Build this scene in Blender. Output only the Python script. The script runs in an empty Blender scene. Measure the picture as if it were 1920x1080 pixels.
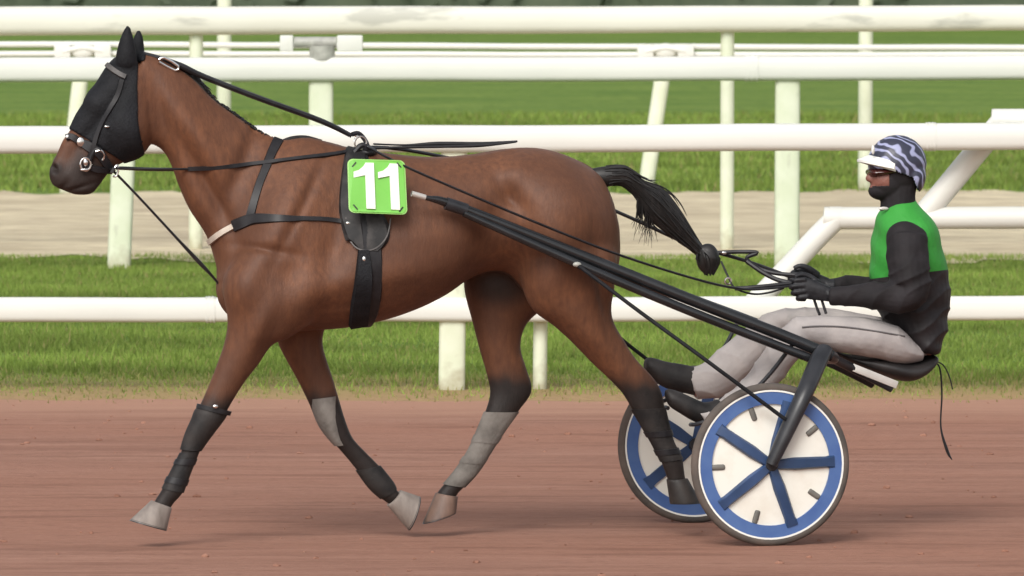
import bpy, bmesh, math, random
import numpy as np
from mathutils import Vector, Matrix
from mathutils.bvhtree import BVHTree
R = math.radians
random.seed(7); rng = np.random.default_rng(7)
SC = bpy.context.scene; COL = SC.collection

# ------------------------------------------------------------------ camera
FPX, CH, HORIZ = 15300.0, 2.72, -200.0
pitch = math.atan((540 - HORIZ) / FPX)
cam_d = bpy.data.cameras.new('camera'); cam = bpy.data.objects.new('camera', cam_d); COL.objects.link(cam)
cam.location = (0, 0, CH); cam.rotation_euler = (math.pi/2 - pitch, 0, 0)
cam_d.sensor_width = 36; cam_d.lens = FPX/1920*36; cam_d.clip_start = 1; cam_d.clip_end = 6000
SC.camera = cam
cam_d.dof.use_dof = True; cam_d.dof.focus_distance = 34.8; cam_d.dof.aperture_fstop = 12
# ------------------------------------------------------------------ sky, sun, exposure
SUN_EL, SUN_AZ = 40, 197          # azimuth clockwise from +Y : behind the camera, a little to the left
w = bpy.data.worlds.new('World'); SC.world = w; w.use_nodes = True
nt = w.node_tree; bg = nt.nodes['Background']
sky = nt.nodes.new('ShaderNodeTexSky'); sky.sky_type = 'NISHITA'; sky.sun_disc = False
sky.sun_elevation = R(SUN_EL); sky.sun_rotation = R(SUN_AZ); sky.dust_density = 3.0; sky.air_density = 1.0; sky.ozone_density = 0.6
hs = nt.nodes.new('ShaderNodeHueSaturation'); hs.inputs['Saturation'].default_value = 0.25
nt.links.new(sky.outputs[0], hs.inputs['Color']); nt.links.new(hs.outputs[0], bg.inputs[0]); bg.inputs[1].default_value = 0.14
sd = bpy.data.lights.new('sun', 'SUN'); sun = bpy.data.objects.new('sun', sd); COL.objects.link(sun)
sd.energy = 1.45; sd.angle = R(27); sd.color = (1, .965, .91)
dirv = Vector((math.sin(R(SUN_AZ))*math.cos(R(SUN_EL)), math.cos(R(SUN_AZ))*math.cos(R(SUN_EL)), math.sin(R(SUN_EL))))
sun.rotation_euler = dirv.to_track_quat('Z', 'Y').to_euler(); sun.location = (0, 0, 30)
SC.view_settings.view_transform = 'Standard'; SC.view_settings.look = 'None'; SC.view_settings.gamma = 1
SC.view_settings.exposure = 0.42

# ------------------------------------------------------------------ geometry of the view
CP, SP = math.cos(pitch), math.sin(pitch)
CAMP = Vector((0, 0, CH))
def ray(u, v):
    x = (u - 960)/FPX; y = (540 - v)/FPX
    return Vector((x, CP + y*SP, -SP + y*CP))
def Q(u, v, Y):                       # point of the ray at depth Y
    d = ray(u, v); return CAMP + d*(Y/d.y)
def G(u, v):                          # ground point
    d = ray(u, v); return CAMP + d*(-CH/d.z)
YAW = R(13.0)
FWD = Vector((-math.cos(YAW), -math.sin(YAW), 0)); NEAR = Vector((math.sin(YAW), -math.cos(YAW), 0)); UP = Vector((0, 0, 1))
ORG = Vector((0.930, 34.545, 0))       # ground below the sulky axle
def P(u, v, lat=0.0):                 # ray meets the vertical plane lat metres to the near side of the horse
    d = ray(u, v); t = (lat - (CAMP - ORG).dot(NEAR))/d.dot(NEAR); return CAMP + d*t
def mirror(p): return p - NEAR*(2*(p - ORG).dot(NEAR))
def proj(p):
    q = p - CAMP; dz = q.y*CP - q.z*SP; yy = q.y*SP + q.z*CP
    return 960 + q.x/dz*FPX, 540 - yy/dz*FPX

# ------------------------------------------------------------------ materials
def newmat(name):
    m = bpy.data.materials.new(name); m.use_nodes = True
    return m, m.node_tree, m.node_tree.nodes['Principled BSDF']
def node(t, typ, **kw):
    n = t.nodes.new(typ)
    for k, v in kw.items(): setattr(n, k, v)
    return n
def mixc(t, fac, a, b, blend='MIX'):
    n = node(t, 'ShaderNodeMix', data_type='RGBA', blend_type=blend)
    for sock, val in ((n.inputs[0], fac), (n.inputs[6], a), (n.inputs[7], b)):
        if hasattr(val, 'is_linked'): t.links.new(val, sock)
        elif isinstance(val, (int, float)): sock.default_value = val
        else: sock.default_value = (*val, 1)
    return n.outputs[2]
def ramp(t, src, lo, hi):
    n = node(t, 'ShaderNodeMapRange'); n.inputs[1].default_value = lo; n.inputs[2].default_value = hi
    t.links.new(src, n.inputs[0]); return n.outputs[0]
def noise(t, scale=5, detail=4, stretch=None, coords='Object', rough=.55, dist=0.0):
    tc = node(t, 'ShaderNodeTexCoord'); src = tc.outputs[coords]
    if stretch:
        mp = node(t, 'ShaderNodeMapping'); mp.inputs['Scale'].default_value = stretch
        t.links.new(src, mp.inputs[0]); src = mp.outputs[0]
    n = node(t, 'ShaderNodeTexNoise'); n.inputs['Scale'].default_value = scale; n.inputs['Detail'].default_value = detail
    n.inputs['Roughness'].default_value = rough; n.inputs['Distortion'].default_value = dist
    t.links.new(src, n.inputs['Vector']); return n.outputs[0]
def bump(t, b, h, strength, dist):
    n = node(t, 'ShaderNodeBump'); n.inputs['Strength'].default_value = strength; n.inputs['Distance'].default_value = dist
    t.links.new(h, n.inputs['Height']); t.links.new(n.outputs[0], b.inputs['Normal'])
def simple(name, c, c2=None, rough=.6, scale=8, metal=0, bmp=0, bscale=60, stretch=None, lo=.35, hi=.65, spec=.5):
    m, t, b = newmat(name)
    c2 = c2 or tuple(x*.75 for x in c)
    t.links.new(mixc(t, ramp(t, noise(t, scale, 5, stretch), lo, hi), c, c2), b.inputs['Base Color'])
    b.inputs['Roughness'].default_value = rough; b.inputs['Metallic'].default_value = metal
    b.inputs['Specular IOR Level'].default_value = spec
    if bmp: bump(t, b, noise(t, bscale, 4), bmp, .01)
    return m
M = {}
M['white_rail'] = simple('white_rail_paint', (.66, .66, .615), (.60, .605, .56), .5, 3, bmp=.05, bscale=20, stretch=(.25, 1, 1))
def stained():
    m, t, b = newmat('stained_white_rail')
    base = mixc(t, ramp(t, noise(t, 2.5, 5, (.3, 1, 1)), .35, .7), (.68, .67, .59), (.61, .60, .52))
    st = ramp(t, noise(t, 1.9, 6, (.55, 1, 2.2)), .585, .66)
    mm = node(t, 'ShaderNodeMath', operation='MULTIPLY'); t.links.new(st, mm.inputs[0]); mm.inputs[1].default_value = .6
    t.links.new(mixc(t, mm.outputs[0], base, (.32, .32, .28)), b.inputs['Base Color']); b.inputs['Roughness'].default_value = .55
    return m
M['stain_rail'] = stained()
def post_mat():
    m, t, b = newmat('white_post_paint')
    base = mixc(t, ramp(t, noise(t, 6, 5), .35, .65), (.64, .67, .53), (.58, .62, .46))
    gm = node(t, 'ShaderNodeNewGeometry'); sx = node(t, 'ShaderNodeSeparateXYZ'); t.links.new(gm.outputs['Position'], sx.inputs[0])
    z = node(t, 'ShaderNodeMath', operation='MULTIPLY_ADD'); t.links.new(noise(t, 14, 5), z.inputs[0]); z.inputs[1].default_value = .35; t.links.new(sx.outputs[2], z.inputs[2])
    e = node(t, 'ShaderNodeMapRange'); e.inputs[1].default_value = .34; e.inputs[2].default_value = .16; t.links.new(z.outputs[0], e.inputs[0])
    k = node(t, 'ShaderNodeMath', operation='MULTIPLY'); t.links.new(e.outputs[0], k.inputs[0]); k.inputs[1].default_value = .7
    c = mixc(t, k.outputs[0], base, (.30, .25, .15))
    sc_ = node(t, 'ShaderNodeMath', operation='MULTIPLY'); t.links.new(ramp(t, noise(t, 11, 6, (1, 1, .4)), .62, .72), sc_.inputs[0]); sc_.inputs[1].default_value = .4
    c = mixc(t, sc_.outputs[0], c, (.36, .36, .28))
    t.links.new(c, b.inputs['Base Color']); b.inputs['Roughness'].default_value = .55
    return m
M['post'] = post_mat()
M['grey_clamp'] = simple('weathered_grey_clamp', (.42, .42, .38), (.28, .28, .25), .5, 12)
M['black_strap'] = simple('black_harness_leather', (.010, .0095, .011), (.019, .018, .020), .45, 20, spec=.3)
M['black_fabric'] = simple('black_hood_fabric', (.0065, .007, .0085), (.012, .0125, .015), .7, 18, bmp=.35, bscale=90, spec=.22)
M['seam'] = simple('worn_grey_edging', (.12, .11, .105), (.05, .047, .046), .6, 25)
M['pad'] = simple('scuffed_black_pad', (.012, .0115, .012), (.055, .050, .048), .6, 14, lo=.42, hi=.75, spec=.3)
M['metal'] = simple('polished_buckle_metal', (.8, .79, .76), (.6, .6, .58), .22, 20, metal=1)
M['pale_strap'] = simple('pale_worn_strap', (.42, .36, .30), (.55, .48, .4), .6, 25)
M['shaft'] = simple('glossy_black_tube', (.009, .010, .011), (.016, .017, .019), .22, 8, spec=.55)
M['frame'] = simple('dark_grey_frame_paint', (.016, .017, .020), (.028, .029, .033), .35, 10, spec=.4)
M['blue'] = simple('blue_rim_paint', (.05, .105, .28), (.07, .135, .31), .35, 10)
M['blue_dark'] = simple('dark_blue_spoke_paint', (.014, .036, .085), (.030, .062, .15), .35, 5)
M['disc'] = simple('white_wheel_disc', (.73, .715, .645), (.60, .555, .47), .4, 6, lo=.5, hi=.8)
M['tyre'] = simple('dusty_tyre_rubber', (.055, .050, .045), (.115, .09, .075), .85, 7, bmp=.2)
M['slot'] = simple('dark_slot_grommet', (.10, .095, .085), (.16, .15, .13), .6, 10)
M['silver'] = simple('brushed_silver_plate', (.62, .60, .56), (.5, .48, .45), .4, 10, metal=.4)
M['seat'] = simple('dark_seat_vinyl', (.016, .0145, .015), (.030, .026, .026), .5, 9, spec=.3)
M['green'] = simple('number_plate_green', (.135, .44, .045), (.155, .48, .06), .45, 9)
M['plate_edge'] = simple('pale_green_edging', (.30, .58, .16), (.26, .52, .13), .5, 9)
M['white'] = simple('white_print', (.76, .76, .71), (.70, .70, .66), .5, 9)
M['grey_boot'] = simple('dusty_grey_leg_boot', (.085, .075, .066), (.20, .182, .163), .85, 7, bmp=.4)
M['dark_boot'] = simple('dark_leg_boot', (.011, .0105, .011), (.030, .025, .023), .6, 9, bmp=.2, spec=.3)
M['hoof_grey'] = simple('dusty_grey_hoof', (.15, .125, .108), (.25, .215, .19), .7, 20, stretch=(1, 1, .3))
M['hoof_brown'] = simple('brown_horn_hoof', (.17, .105, .078), (.09, .058, .046), .6, 20, stretch=(1, 1, .3))
M['hoof_dark'] = simple('dark_horn_hoof', (.012, .010, .0095), (.028, .022, .019), .6, 20)
M['hair'] = simple('black_horse_hair', (.007, .0065, .0065), (.016, .014, .013), .5, 60, stretch=(1, 1, .2))
M['eye'] = simple('dark_wet_eye', (.01, .007, .005), (.02, .012, .01), .08, 10)
M['skin'] = simple('weathered_skin', (.235, .095, .068), (.17, .066, .05), .5, 22, bmp=.3, bscale=90)
M['trouser'] = simple('pale_grey_trouser_cloth', (.385, .35, .335), (.30, .275, .268), .85, 9, bmp=.5, bscale=14)
M['piping'] = simple('dark_grey_piping', (.12, .11, .11), None, .8)
M['sleeve'] = simple('black_sleeve_cloth', (.011, .0095, .0105), (.020, .017, .019), .75, 10, spec=.25, bmp=.5, bscale=14)
M['glove'] = simple('black_glove_leather', (.009, .009, .011), (.022, .022, .025), .5, 30, spec=.3)
M['boot'] = simple('dusty_black_boot_leather', (.012, .0115, .012), (.035, .031, .030), .6, 10, spec=.3)
M['goggle'] = simple('dark_red_lens', (.05, .012, .010), (.03, .008, .008), .12, 5)

def helmet_mat():
    m, t, b = newmat('striped_helmet_cover')
    tc = node(t, 'ShaderNodeTexCoord'); wv = node(t, 'ShaderNodeTexWave', wave_type='BANDS', bands_direction='DIAGONAL')
    wv.inputs['Scale'].default_value = 9; wv.inputs['Distortion'].default_value = 7; wv.inputs['Detail'].default_value = 1.2; wv.inputs['Detail Scale'].default_value = 1.4
    t.links.new(tc.outputs['Object'], wv.inputs['Vector'])
    c = mixc(t, ramp(t, wv.outputs['Fac'], .55, .9), (.030, .033, .056), (.30, .32, .48))
    t.links.new(c, b.inputs['Base Color']); b.inputs['Roughness'].default_value = .4
    return m
M['helmet'] = helmet_mat()
def jacket_mat():
    m, t, b = newmat('green_and_black_silks')
    at = node(t, 'ShaderNodeAttribute'); at.attribute_name = 'panel'
    f = ramp(t, at.outputs['Fac'], .47, .53)
    g = mixc(t, ramp(t, noise(t, 7, 4), .3, .7), (.030, .235, .032), (.042, .295, .045))
    k = mixc(t, ramp(t, noise(t, 9, 4), .3, .7), (.011, .0095, .0105), (.020, .0165, .018))
    t.links.new(mixc(t, f, k, g), b.inputs['Base Color']); b.inputs['Roughness'].default_value = .6; b.inputs['Specular IOR Level'].default_value = .3
    bump(t, b, noise(t, 11, 3), .6, .012)
    return m
M['jacket'] = jacket_mat()
def coat_mat():
    m, t, b = newmat('bay_horse_coat')
    at = node(t, 'ShaderNodeAttribute'); at.attribute_name = 'coat'
    sp = node(t, 'ShaderNodeSeparateColor'); t.links.new(at.outputs['Color'], sp.inputs[0])
    bay = mixc(t, ramp(t, noise(t, 2.8, 6, rough=.62), .36, .64), (.160, .066, .033), (.096, .042, .024))
    bay = mixc(t, ramp(t, noise(t, 45, 5, (1, 1, .35)), .3, .8), bay, (.084, .036, .021))
    bay = mixc(t, sp.outputs[1], bay, (.055, .036, .030))
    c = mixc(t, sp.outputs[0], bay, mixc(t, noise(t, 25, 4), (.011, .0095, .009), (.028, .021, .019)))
    t.links.new(c, b.inputs['Base Color']); b.inputs['Roughness'].default_value = .55; b.inputs['Specular IOR Level'].default_value = .24
    b.inputs['Sheen Weight'].default_value = .03; b.inputs['Sheen Roughness'].default_value = .4; b.inputs['Sheen Tint'].default_value = (.9, .6, .45, 1)
    hgt = node(t, 'ShaderNodeMath', operation='MULTIPLY_ADD')
    t.links.new(noise(t, 9, 3), hgt.inputs[0]); hgt.inputs[1].default_value = 1.6; t.links.new(noise(t, 130, 3, (1, 1, .3)), hgt.inputs[2])
    bump(t, b, hgt.outputs[0], .28, .006)
    return m
M['coat'] = coat_mat()

def dirt_mat():
    m, t, b = newmat('red_dirt_track_surface')
    tc = node(t, 'ShaderNodeTexCoord'); sx = node(t, 'ShaderNodeSeparateXYZ'); t.links.new(tc.outputs['Object'], sx.inputs[0])
    long = noise(t, 1.0, 7, (.35, 3.2, 1), rough=.62)
    fine = noise(t, 22, 6, (.35, 1.2, 1), rough=.7)
    blot = noise(t, .5, 3, (.5, 1.2, 1))
    c = mixc(t, ramp(t, long, .36, .64), (.270, .135, .096), (.365, .196, .142))
    c = mixc(t, ramp(t, blot, .4, .65), c, (.33, .165, .115))
    fd = node(t, 'ShaderNodeMath', operation='MULTIPLY'); t.links.new(ramp(t, fine, .52, .72), fd.inputs[0]); fd.inputs[1].default_value = .6
    c = mixc(t, fd.outputs[0], c, (.165, .078, .052))
    grit = noise(t, 60, 4, (.5, 1, 1), rough=.7)
    gd = node(t, 'ShaderNodeMath', operation='MULTIPLY'); t.links.new(ramp(t, grit, .55, .7), gd.inputs[0]); gd.inputs[1].default_value = .35
    c = mixc(t, gd.outputs[0], c, (.46, .28, .205))
    mid = noise(t, 2.6, 5, (.3, 1.6, 1), rough=.6)
    md_ = node(t, 'ShaderNodeMath', operation='MULTIPLY'); t.links.new(ramp(t, mid, .52, .66), md_.inputs[0]); md_.inputs[1].default_value = .5
    c = mixc(t, md_.outputs[0], c, (.19, .088, .060))
    # paler, drier lane beside the turf
    y = node(t, 'ShaderNodeMath', operation='MULTIPLY_ADD'); t.links.new(long, y.inputs[0]); y.inputs[1].default_value = 1.6; t.links.new(sx.outputs[1], y.inputs[2])
    e = node(t, 'ShaderNodeMath', operation='MULTIPLY'); t.links.new(ramp(t, y.outputs[0], 42.6, 43.9), e.inputs[0]); e.inputs[1].default_value = .7
    c = mixc(t, e.outputs[0], c, (.44, .25, .175))
    t.links.new(c, b.inputs['Base Color']); b.inputs['Roughness'].default_value = .95; b.inputs['Specular IOR Level'].default_value = .15
    h = node(t, 'ShaderNodeMath', operation='ADD'); t.links.new(long, h.inputs[0]); t.links.new(fine, h.inputs[1])
    bump(t, b, h.outputs[0], .8, .03)
    return m
M['dirt'] = dirt_mat()
def sand_mat():
    m, t, b = newmat('pale_sand_surface')
    c = mixc(t, ramp(t, noise(t, 1.1, 7, (.5, .8, 1), rough=.68, dist=.6), .38, .62), (.62, .535, .36), (.44, .365, .24))
    c = mixc(t, ramp(t, noise(t, 6, 6, (.4, 1, 1)), .48, .68), c, (.37, .30, .205))
    t.links.new(c, b.inputs['Base Color']); b.inputs['Roughness'].default_value = .95
    bump(t, b, noise(t, 3, 6, (.5, 1, 1)), 1.0, .1)
    return m
M['sand'] = sand_mat()
def turf_mat():
    m, t, b = newmat('turf_soil_and_grass')
    tc = node(t, 'ShaderNodeTexCoord'); sx = node(t, 'ShaderNodeSeparateXYZ'); t.links.new(tc.outputs['Object'], sx.inputs[0])
    mot = noise(t, .8, 7, (.4, .9, 1), rough=.65)
    c = mixc(t, ramp(t, mot, .33, .66), (.095, .170, .032), (.185, .255, .055))
    c = mixc(t, ramp(t, noise(t, 9, 5, (.6, .5, 1)), .45, .75), c, (.075, .135, .026))
    y = node(t, 'ShaderNodeMath', operation='MULTIPLY_ADD'); t.links.new(mot, y.inputs[0]); y.inputs[1].default_value = 1.6; t.links.new(sx.outputs[1], y.inputs[2])
    e = node(t, 'ShaderNodeMapRange'); e.inputs[1].default_value = 47.6; e.inputs[2].default_value = 44.9; t.links.new(y.outputs[0], e.inputs[0])
    c = mixc(t, e.outputs[0], c, (.34, .23, .12))
    t.links.new(c, b.inputs['Base Color']); b.inputs['Roughness'].default_value = .95; b.inputs['Specular IOR Level'].default_value = .1
    bump(t, b, noise(t, 7, 6), 1.0, .06)
    return m
M['turf'] = turf_mat()
def blade_mat():
    m, t, b = newmat('grass_blade_green')
    at = node(t, 'ShaderNodeAttribute'); at.attribute_name = 'tint'
    t.links.new(at.outputs['Color'], b.inputs['Base Color']); b.inputs['Roughness'].default_value = .7; b.inputs['Specular IOR Level'].default_value = .2
    tr = node(t, 'ShaderNodeBsdfTranslucent'); t.links.new(at.outputs['Color'], tr.inputs[0])
    ms = node(t, 'ShaderNodeMixShader'); ms.inputs[0].default_value = .35
    out = [n for n in t.nodes if n.type == 'OUTPUT_MATERIAL'][0]
    t.links.new(b.outputs[0], ms.inputs[1]); t.links.new(tr.outputs[0], ms.inputs[2]); t.links.new(ms.outputs[0], out.inputs[0])
    return m
M['blade'] = blade_mat()
M['leaf'] = simple('dark_hedge_leaf', (.045, .065, .036), (.075, .095, .055), .6, 1.5)

# ------------------------------------------------------------------ object helpers
def tag(o, label, cat, group=None):
    o['label'] = label; o['category'] = cat
    if group: o['group'] = group
    return o
def thing(name, label, cat, loc, group=None):
    o = bpy.data.objects.new(name, None); COL.objects.link(o); o.location = loc; o.empty_display_size = .2
    return tag(o, label, cat, group)
def root_loc(o):
    p = Vector((0, 0, 0))
    while o: p = p + Vector(o.location); o = o.parent
    return p
def mesh_obj(name, me, mat, parent=None):
    o = bpy.data.objects.new(name, me); COL.objects.link(o)
    if mat:
        me.materials.clear(); me.materials.append(mat)
    if parent:
        off = root_loc(parent); me.transform(Matrix.Translation(-off)); o.parent = parent
    return o
def raw(parts):
    V, Fc = [], []
    for v, f in parts:
        n = len(V); V += [tuple(x) for x in v]; Fc += [tuple(i + n for i in q) for q in f]
    return V, Fc
def obj(name, parts, mat, parent=None, smooth=True, bevel=0):
    V, Fc = raw(parts); me = bpy.data.meshes.new(name); me.from_pydata(V, [], Fc)
    bm = bmesh.new(); bm.from_mesh(me); bmesh.ops.recalc_face_normals(bm, faces=bm.faces[:])
    if bevel:
        bmesh.ops.bevel(bm, geom=[e for e in bm.edges if e.is_manifold and e.calc_face_angle(0) > .6], offset=bevel, segments=2, affect='EDGES', profile=.6, clamp_overlap=True)
    bm.to_mesh(me); bm.free()
    o = mesh_obj(name, me, mat, parent)
    if smooth:
        for p in me.polygons: p.use_smooth = True
        try: me.set_sharp_from_angle(angle=R(40))
        except Exception: pass
    return o
def loft(rings, closed=False):
    n = len(rings[0]); V = [p for r in rings for p in r]; Fc = []
    m = len(rings)
    for i in range(m if closed else m-1):
        a, b = i*n, ((i+1) % m)*n
        for j in range(n): Fc.append((a+j, a+(j+1) % n, b+(j+1) % n, b+j))
    if not closed: Fc.append(tuple(range(n))[::-1]); Fc.append(tuple((m-1)*n + j for j in range(n)))
    return V, Fc
def crom(vals, k):
    a = np.array(vals, float); n = len(a); out = []
    for i in range(n-1):
        p0, p1, p2, p3 = a[max(i-1, 0)], a[i], a[i+1], a[min(i+2, n-1)]
        for s in range(k):
            t = s/k
            out.append(.5*((2*p1) + (-p0+p2)*t + (2*p0-5*p1+4*p2-p3)*t*t + (-p0+3*p1-3*p2+p3)*t**3))
    out.append(a[-1]); return np.array(out)
def limb(secs, k=4, n=24, grow=0.0, power=1.0):
    """secs: (u1,v1,u2,v2,lat,halfwidth[,egg]) silhouette pairs -> closed loft"""
    rows = []
    for s in secs:
        A = P(s[0], s[1], s[4]); B = P(s[2], s[3], s[4]); rows.append([*A, *B, s[5], s[6] if len(s) > 6 else 0])
    rows = crom(rows, k); rings = []
    for r in rows:
        A = Vector(r[0:3]); B = Vector(r[3:6]); c = (A+B)/2; h = (A-B)/2; hw = max(r[6], .004) + grow
        if grow: h = h*((h.length+grow)/max(h.length, 1e-4))
        ring = []
        for j in range(n):
            a = 2*math.pi*j/n; ca, sa = math.cos(a), math.sin(a)
            ca = math.copysign(abs(ca)**power, ca); sa = math.copysign(abs(sa)**power, sa)
            ring.append(c + h*ca + NEAR*(hw*sa*(1 - r[7]*ca)))
        rings.append(ring)
    return loft(rings)
def tube(pts, rad, n=12, k=4, flat=1.0, upv=None):
    """round (or flattened) tube through 3-D points"""
    pts = [Vector(p) for p in pts]
    if not hasattr(rad, '__len__'): rad = [rad]*len(pts)
    rows = crom([[*p, r] for p, r in zip(pts, rad)], k if len(pts) > 2 else 1); rings = []
    prev = None
    for i, r in enumerate(rows):
        t = Vector(rows[min(i+1, len(rows)-1)][:3]) - Vector(rows[max(i-1, 0)][:3]); t.normalize()
        ref = upv or (UP if abs(t.z) < .9 else Vector((1, 0, 0)))
        if prev is not None and upv is None: ref = prev
        s = t.cross(ref); s.normalize(); b = s.cross(t); prev = b
        rings.append([Vector(r[:3]) + s*(math.cos(2*math.pi*j/n)*r[3]) + b*(math.sin(2*math.pi*j/n)*r[3]*flat) for j in range(n)])
    return loft(rings)
def ellipsoid(c, ax, n=20, m=12):
    """ax: three axis vectors"""
    c = Vector(c); rings = []
    for i in range(m+1):
        ph = math.pi*(i + (.02 if i == 0 else (-.02 if i == m else 0)))/m
        rings.append([c + ax[2]*math.cos(ph) + (ax[0]*math.cos(2*math.pi*j/n) + ax[1]*math.sin(2*math.pi*j/n))*math.sin(ph) for j in range(n)])
    return loft(rings)
def box(c, ax):
    c = Vector(c); V = [c + ax[0]*x + ax[1]*y + ax[2]*z for x in (-1, 1) for y in (-1, 1) for z in (-1, 1)]
    return V, [(0, 1, 3, 2), (4, 6, 7, 5), (0, 4, 5, 1), (2, 3, 7, 6), (0, 2, 6, 4), (1, 5, 7, 3)]
def union_mesh(name, parts, voxel, smooth=6, fac=.5):
    V, Fc = raw(parts); me = bpy.data.meshes.new('tmp'); me.from_pydata(V, [], Fc)
    bm = bmesh.new(); bm.from_mesh(me); bmesh.ops.recalc_face_normals(bm, faces=bm.faces[:]); bm.to_mesh(me); bm.free()
    o = bpy.data.objects.new('tmp', me); COL.objects.link(o)
    md = o.modifiers.new('r', 'REMESH'); md.mode = 'VOXEL'; md.voxel_size = voxel
    if smooth:
        sm = o.modifiers.new('s', 'SMOOTH'); sm.factor = fac; sm.iterations = smooth
    dg = bpy.context.evaluated_depsgraph_get(); dg.update()
    out = bpy.data.meshes.new_from_object(o.evaluated_get(dg)); out.name = name
    bpy.data.objects.remove(o); bpy.data.meshes.remove(me)
    for p in out.polygons: p.use_smooth = True
    return out
def arr(me):
    a = np.empty(len(me.vertices)*3); me.vertices.foreach_get('co', a); return a.reshape(-1, 3)
def projarr(a):
    q = a - np.array(CAMP); dz = q[:, 1]*CP - q[:, 2]*SP; yy = q[:, 1]*SP + q[:, 2]*CP
    return 960 + q[:, 0]/dz*FPX, 540 - yy/dz*FPX, (a - np.array(ORG)) @ np.array(NEAR)
def sstep(x, a, b):
    t = np.clip((x-a)/(b-a), 0, 1); return t*t*(3-2*t)

# ================================================================== SETTING
def sheet(name, x0, x1, y0, y1, z, mat, nx=1, ny=1, rough=0.0, wob=0.0):
    xs = np.linspace(x0, x1, nx+1); ys = np.linspace(y0, y1, ny+1); V = []
    for j, y in enumerate(ys):
        for i, x in enumerate(xs):
            yy = y
            if wob and j in (0, ny): yy += wob*(.5*math.sin(x*1.3+j)+.3*math.sin(x*3.7+1)+.25*math.sin(x*9.1+2*j)+.2*random.uniform(-1, 1))
            V.append((x, yy, z + (random.uniform(-rough, rough) if 0 < i < nx and 0 < j < ny else 0)))
    Fc = [(j*(nx+1)+i, j*(nx+1)+i+1, (j+1)*(nx+1)+i+1, (j+1)*(nx+1)+i) for j in range(ny) for i in range(nx)]
    o = obj(name, [(V, Fc)], mat); o['kind'] = 'structure'; return o
sheet('ground', -1500, 1500, -200, 2500, 0, M['turf'])
y_edge = G(960, 752).y
trk = sheet('dirt_track', -60, 60, 8, y_edge, .004, M['dirt'], 600, 4, 0, .22)
def clods():
    parts = []
    for k in range(300):
        x = random.uniform(-4, 4); y = random.uniform(31.5, y_edge-.1); r = random.choice((.004, .005, .006, .007, .010, .014)); e = [Vector((r*random.uniform(.8, 1.5), 0, 0)), Vector((0, r*random.uniform(.8, 1.4), 0)), Vector((0, 0, r*random.uniform(.5, .9)))]
        v, f = ellipsoid((x, y, .006), e, 7, 4); parts.append(([p+Vector((random.uniform(-.2, .2)*r, random.uniform(-.2, .2)*r, random.uniform(-.1, .2)*r)) for p in v], f))
    o = obj('dirt_clods', parts, M['dirt']); o['kind'] = 'stuff'
clods()
sheet('sand_track', -60, 60, G(960, 490).y, G(960, 361).y, .012, M['sand'], 1200, 3, 0, .9)

# grass blades
def blades(name, regions, label):
    allv, allc = [], []
    for (x0, x1, y0, y1, dens, hh, wd) in regions:
        n = int((x1-x0)*(y1-y0)*dens); x = rng.uniform(x0, x1, n); y = rng.uniform(y0, y1, n)
        clump = (np.sin(x*1.7+y*.9)+np.sin(x*.73-y*2.1+1)+np.sin(x*4.3+y*3.1)*.7+np.sin(y*6.1-x*2.7)*.6)/3.3
        clump2 = (np.sin(x*.9+np.sin(y*1.3)*1.5)+np.sin(y*2.3+np.sin(x*.8)*1.2)*1.3+np.sin(x*2.7+y*3.9)*.6+np.sin(x*6.3-y*5.1)*.45)/2.6
        d_edge = np.clip((y - y_edge)/2.6, 0, 1) if y0 < 46 else np.ones(n)
        keep = rng.random(n) < (.05 + .95*d_edge**1.3)*(.75+.25*clump); x, y, clump, clump2, d_edge = x[keep], y[keep], clump[keep], clump2[keep], d_edge[keep]; n = len(x)
        h = hh*rng.uniform(.45, 1.25, n)*(.85+.35*clump)*(.55+.45*d_edge); a = rng.uniform(0, math.pi, n)
        lean = rng.normal(0, .35, (n, 2))
        base = np.stack([x, y, np.zeros(n)], 1); s = np.stack([np.cos(a), np.sin(a), np.zeros(n)], 1)*(wd/2)
        tip = base + np.stack([lean[:, 0]*h, lean[:, 1]*h, h], 1)
        allv.append(np.stack([base-s, base+s, tip], 1).reshape(-1, 3))
        tn = rng.uniform(.85, 1.15, n)*(1+.30*clump2); dry = ((rng.random(n) < .08+.85*(1-d_edge)**.8)*rng.uniform(.3, 1, n))[:, None]
        g = np.stack([.205*tn, .285*tn, .058*tn], 1); c = g*(1-dry)+np.array([.34, .275, .125])*dry
        allc.append(np.repeat(np.concatenate([c, np.ones((n, 1))], 1), 3, 0))
    v = np.concatenate(allv); c = np.concatenate(allc); n = len(v)//3
    me = bpy.data.meshes.new(name); me.vertices.add(len(v)); me.vertices.foreach_set('co', v.ravel())
    me.loops.add(len(v)); me.loops.foreach_set('vertex_index', np.arange(len(v)))
    me.polygons.add(n); me.polygons.foreach_set('loop_start', np.arange(0, len(v), 3)); me.polygons.foreach_set('loop_total', np.full(n, 3))
    me.update(calc_edges=True)
    at = me.color_attributes.new('tint', 'FLOAT_COLOR', 'POINT'); at.data.foreach_set('color', c.ravel())
    o = mesh_obj(name, me, M['blade']); o['kind'] = 'stuff'; return o
blades('grass', [(-6, 6, y_edge-.3, 61.0, 1700, .048, .010), (-7, 7, G(960, 362).y+.1, 100, 260, .09, .022), (-6, 6, y_edge+.4, 52, 7, .15, .009)], '')

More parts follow.
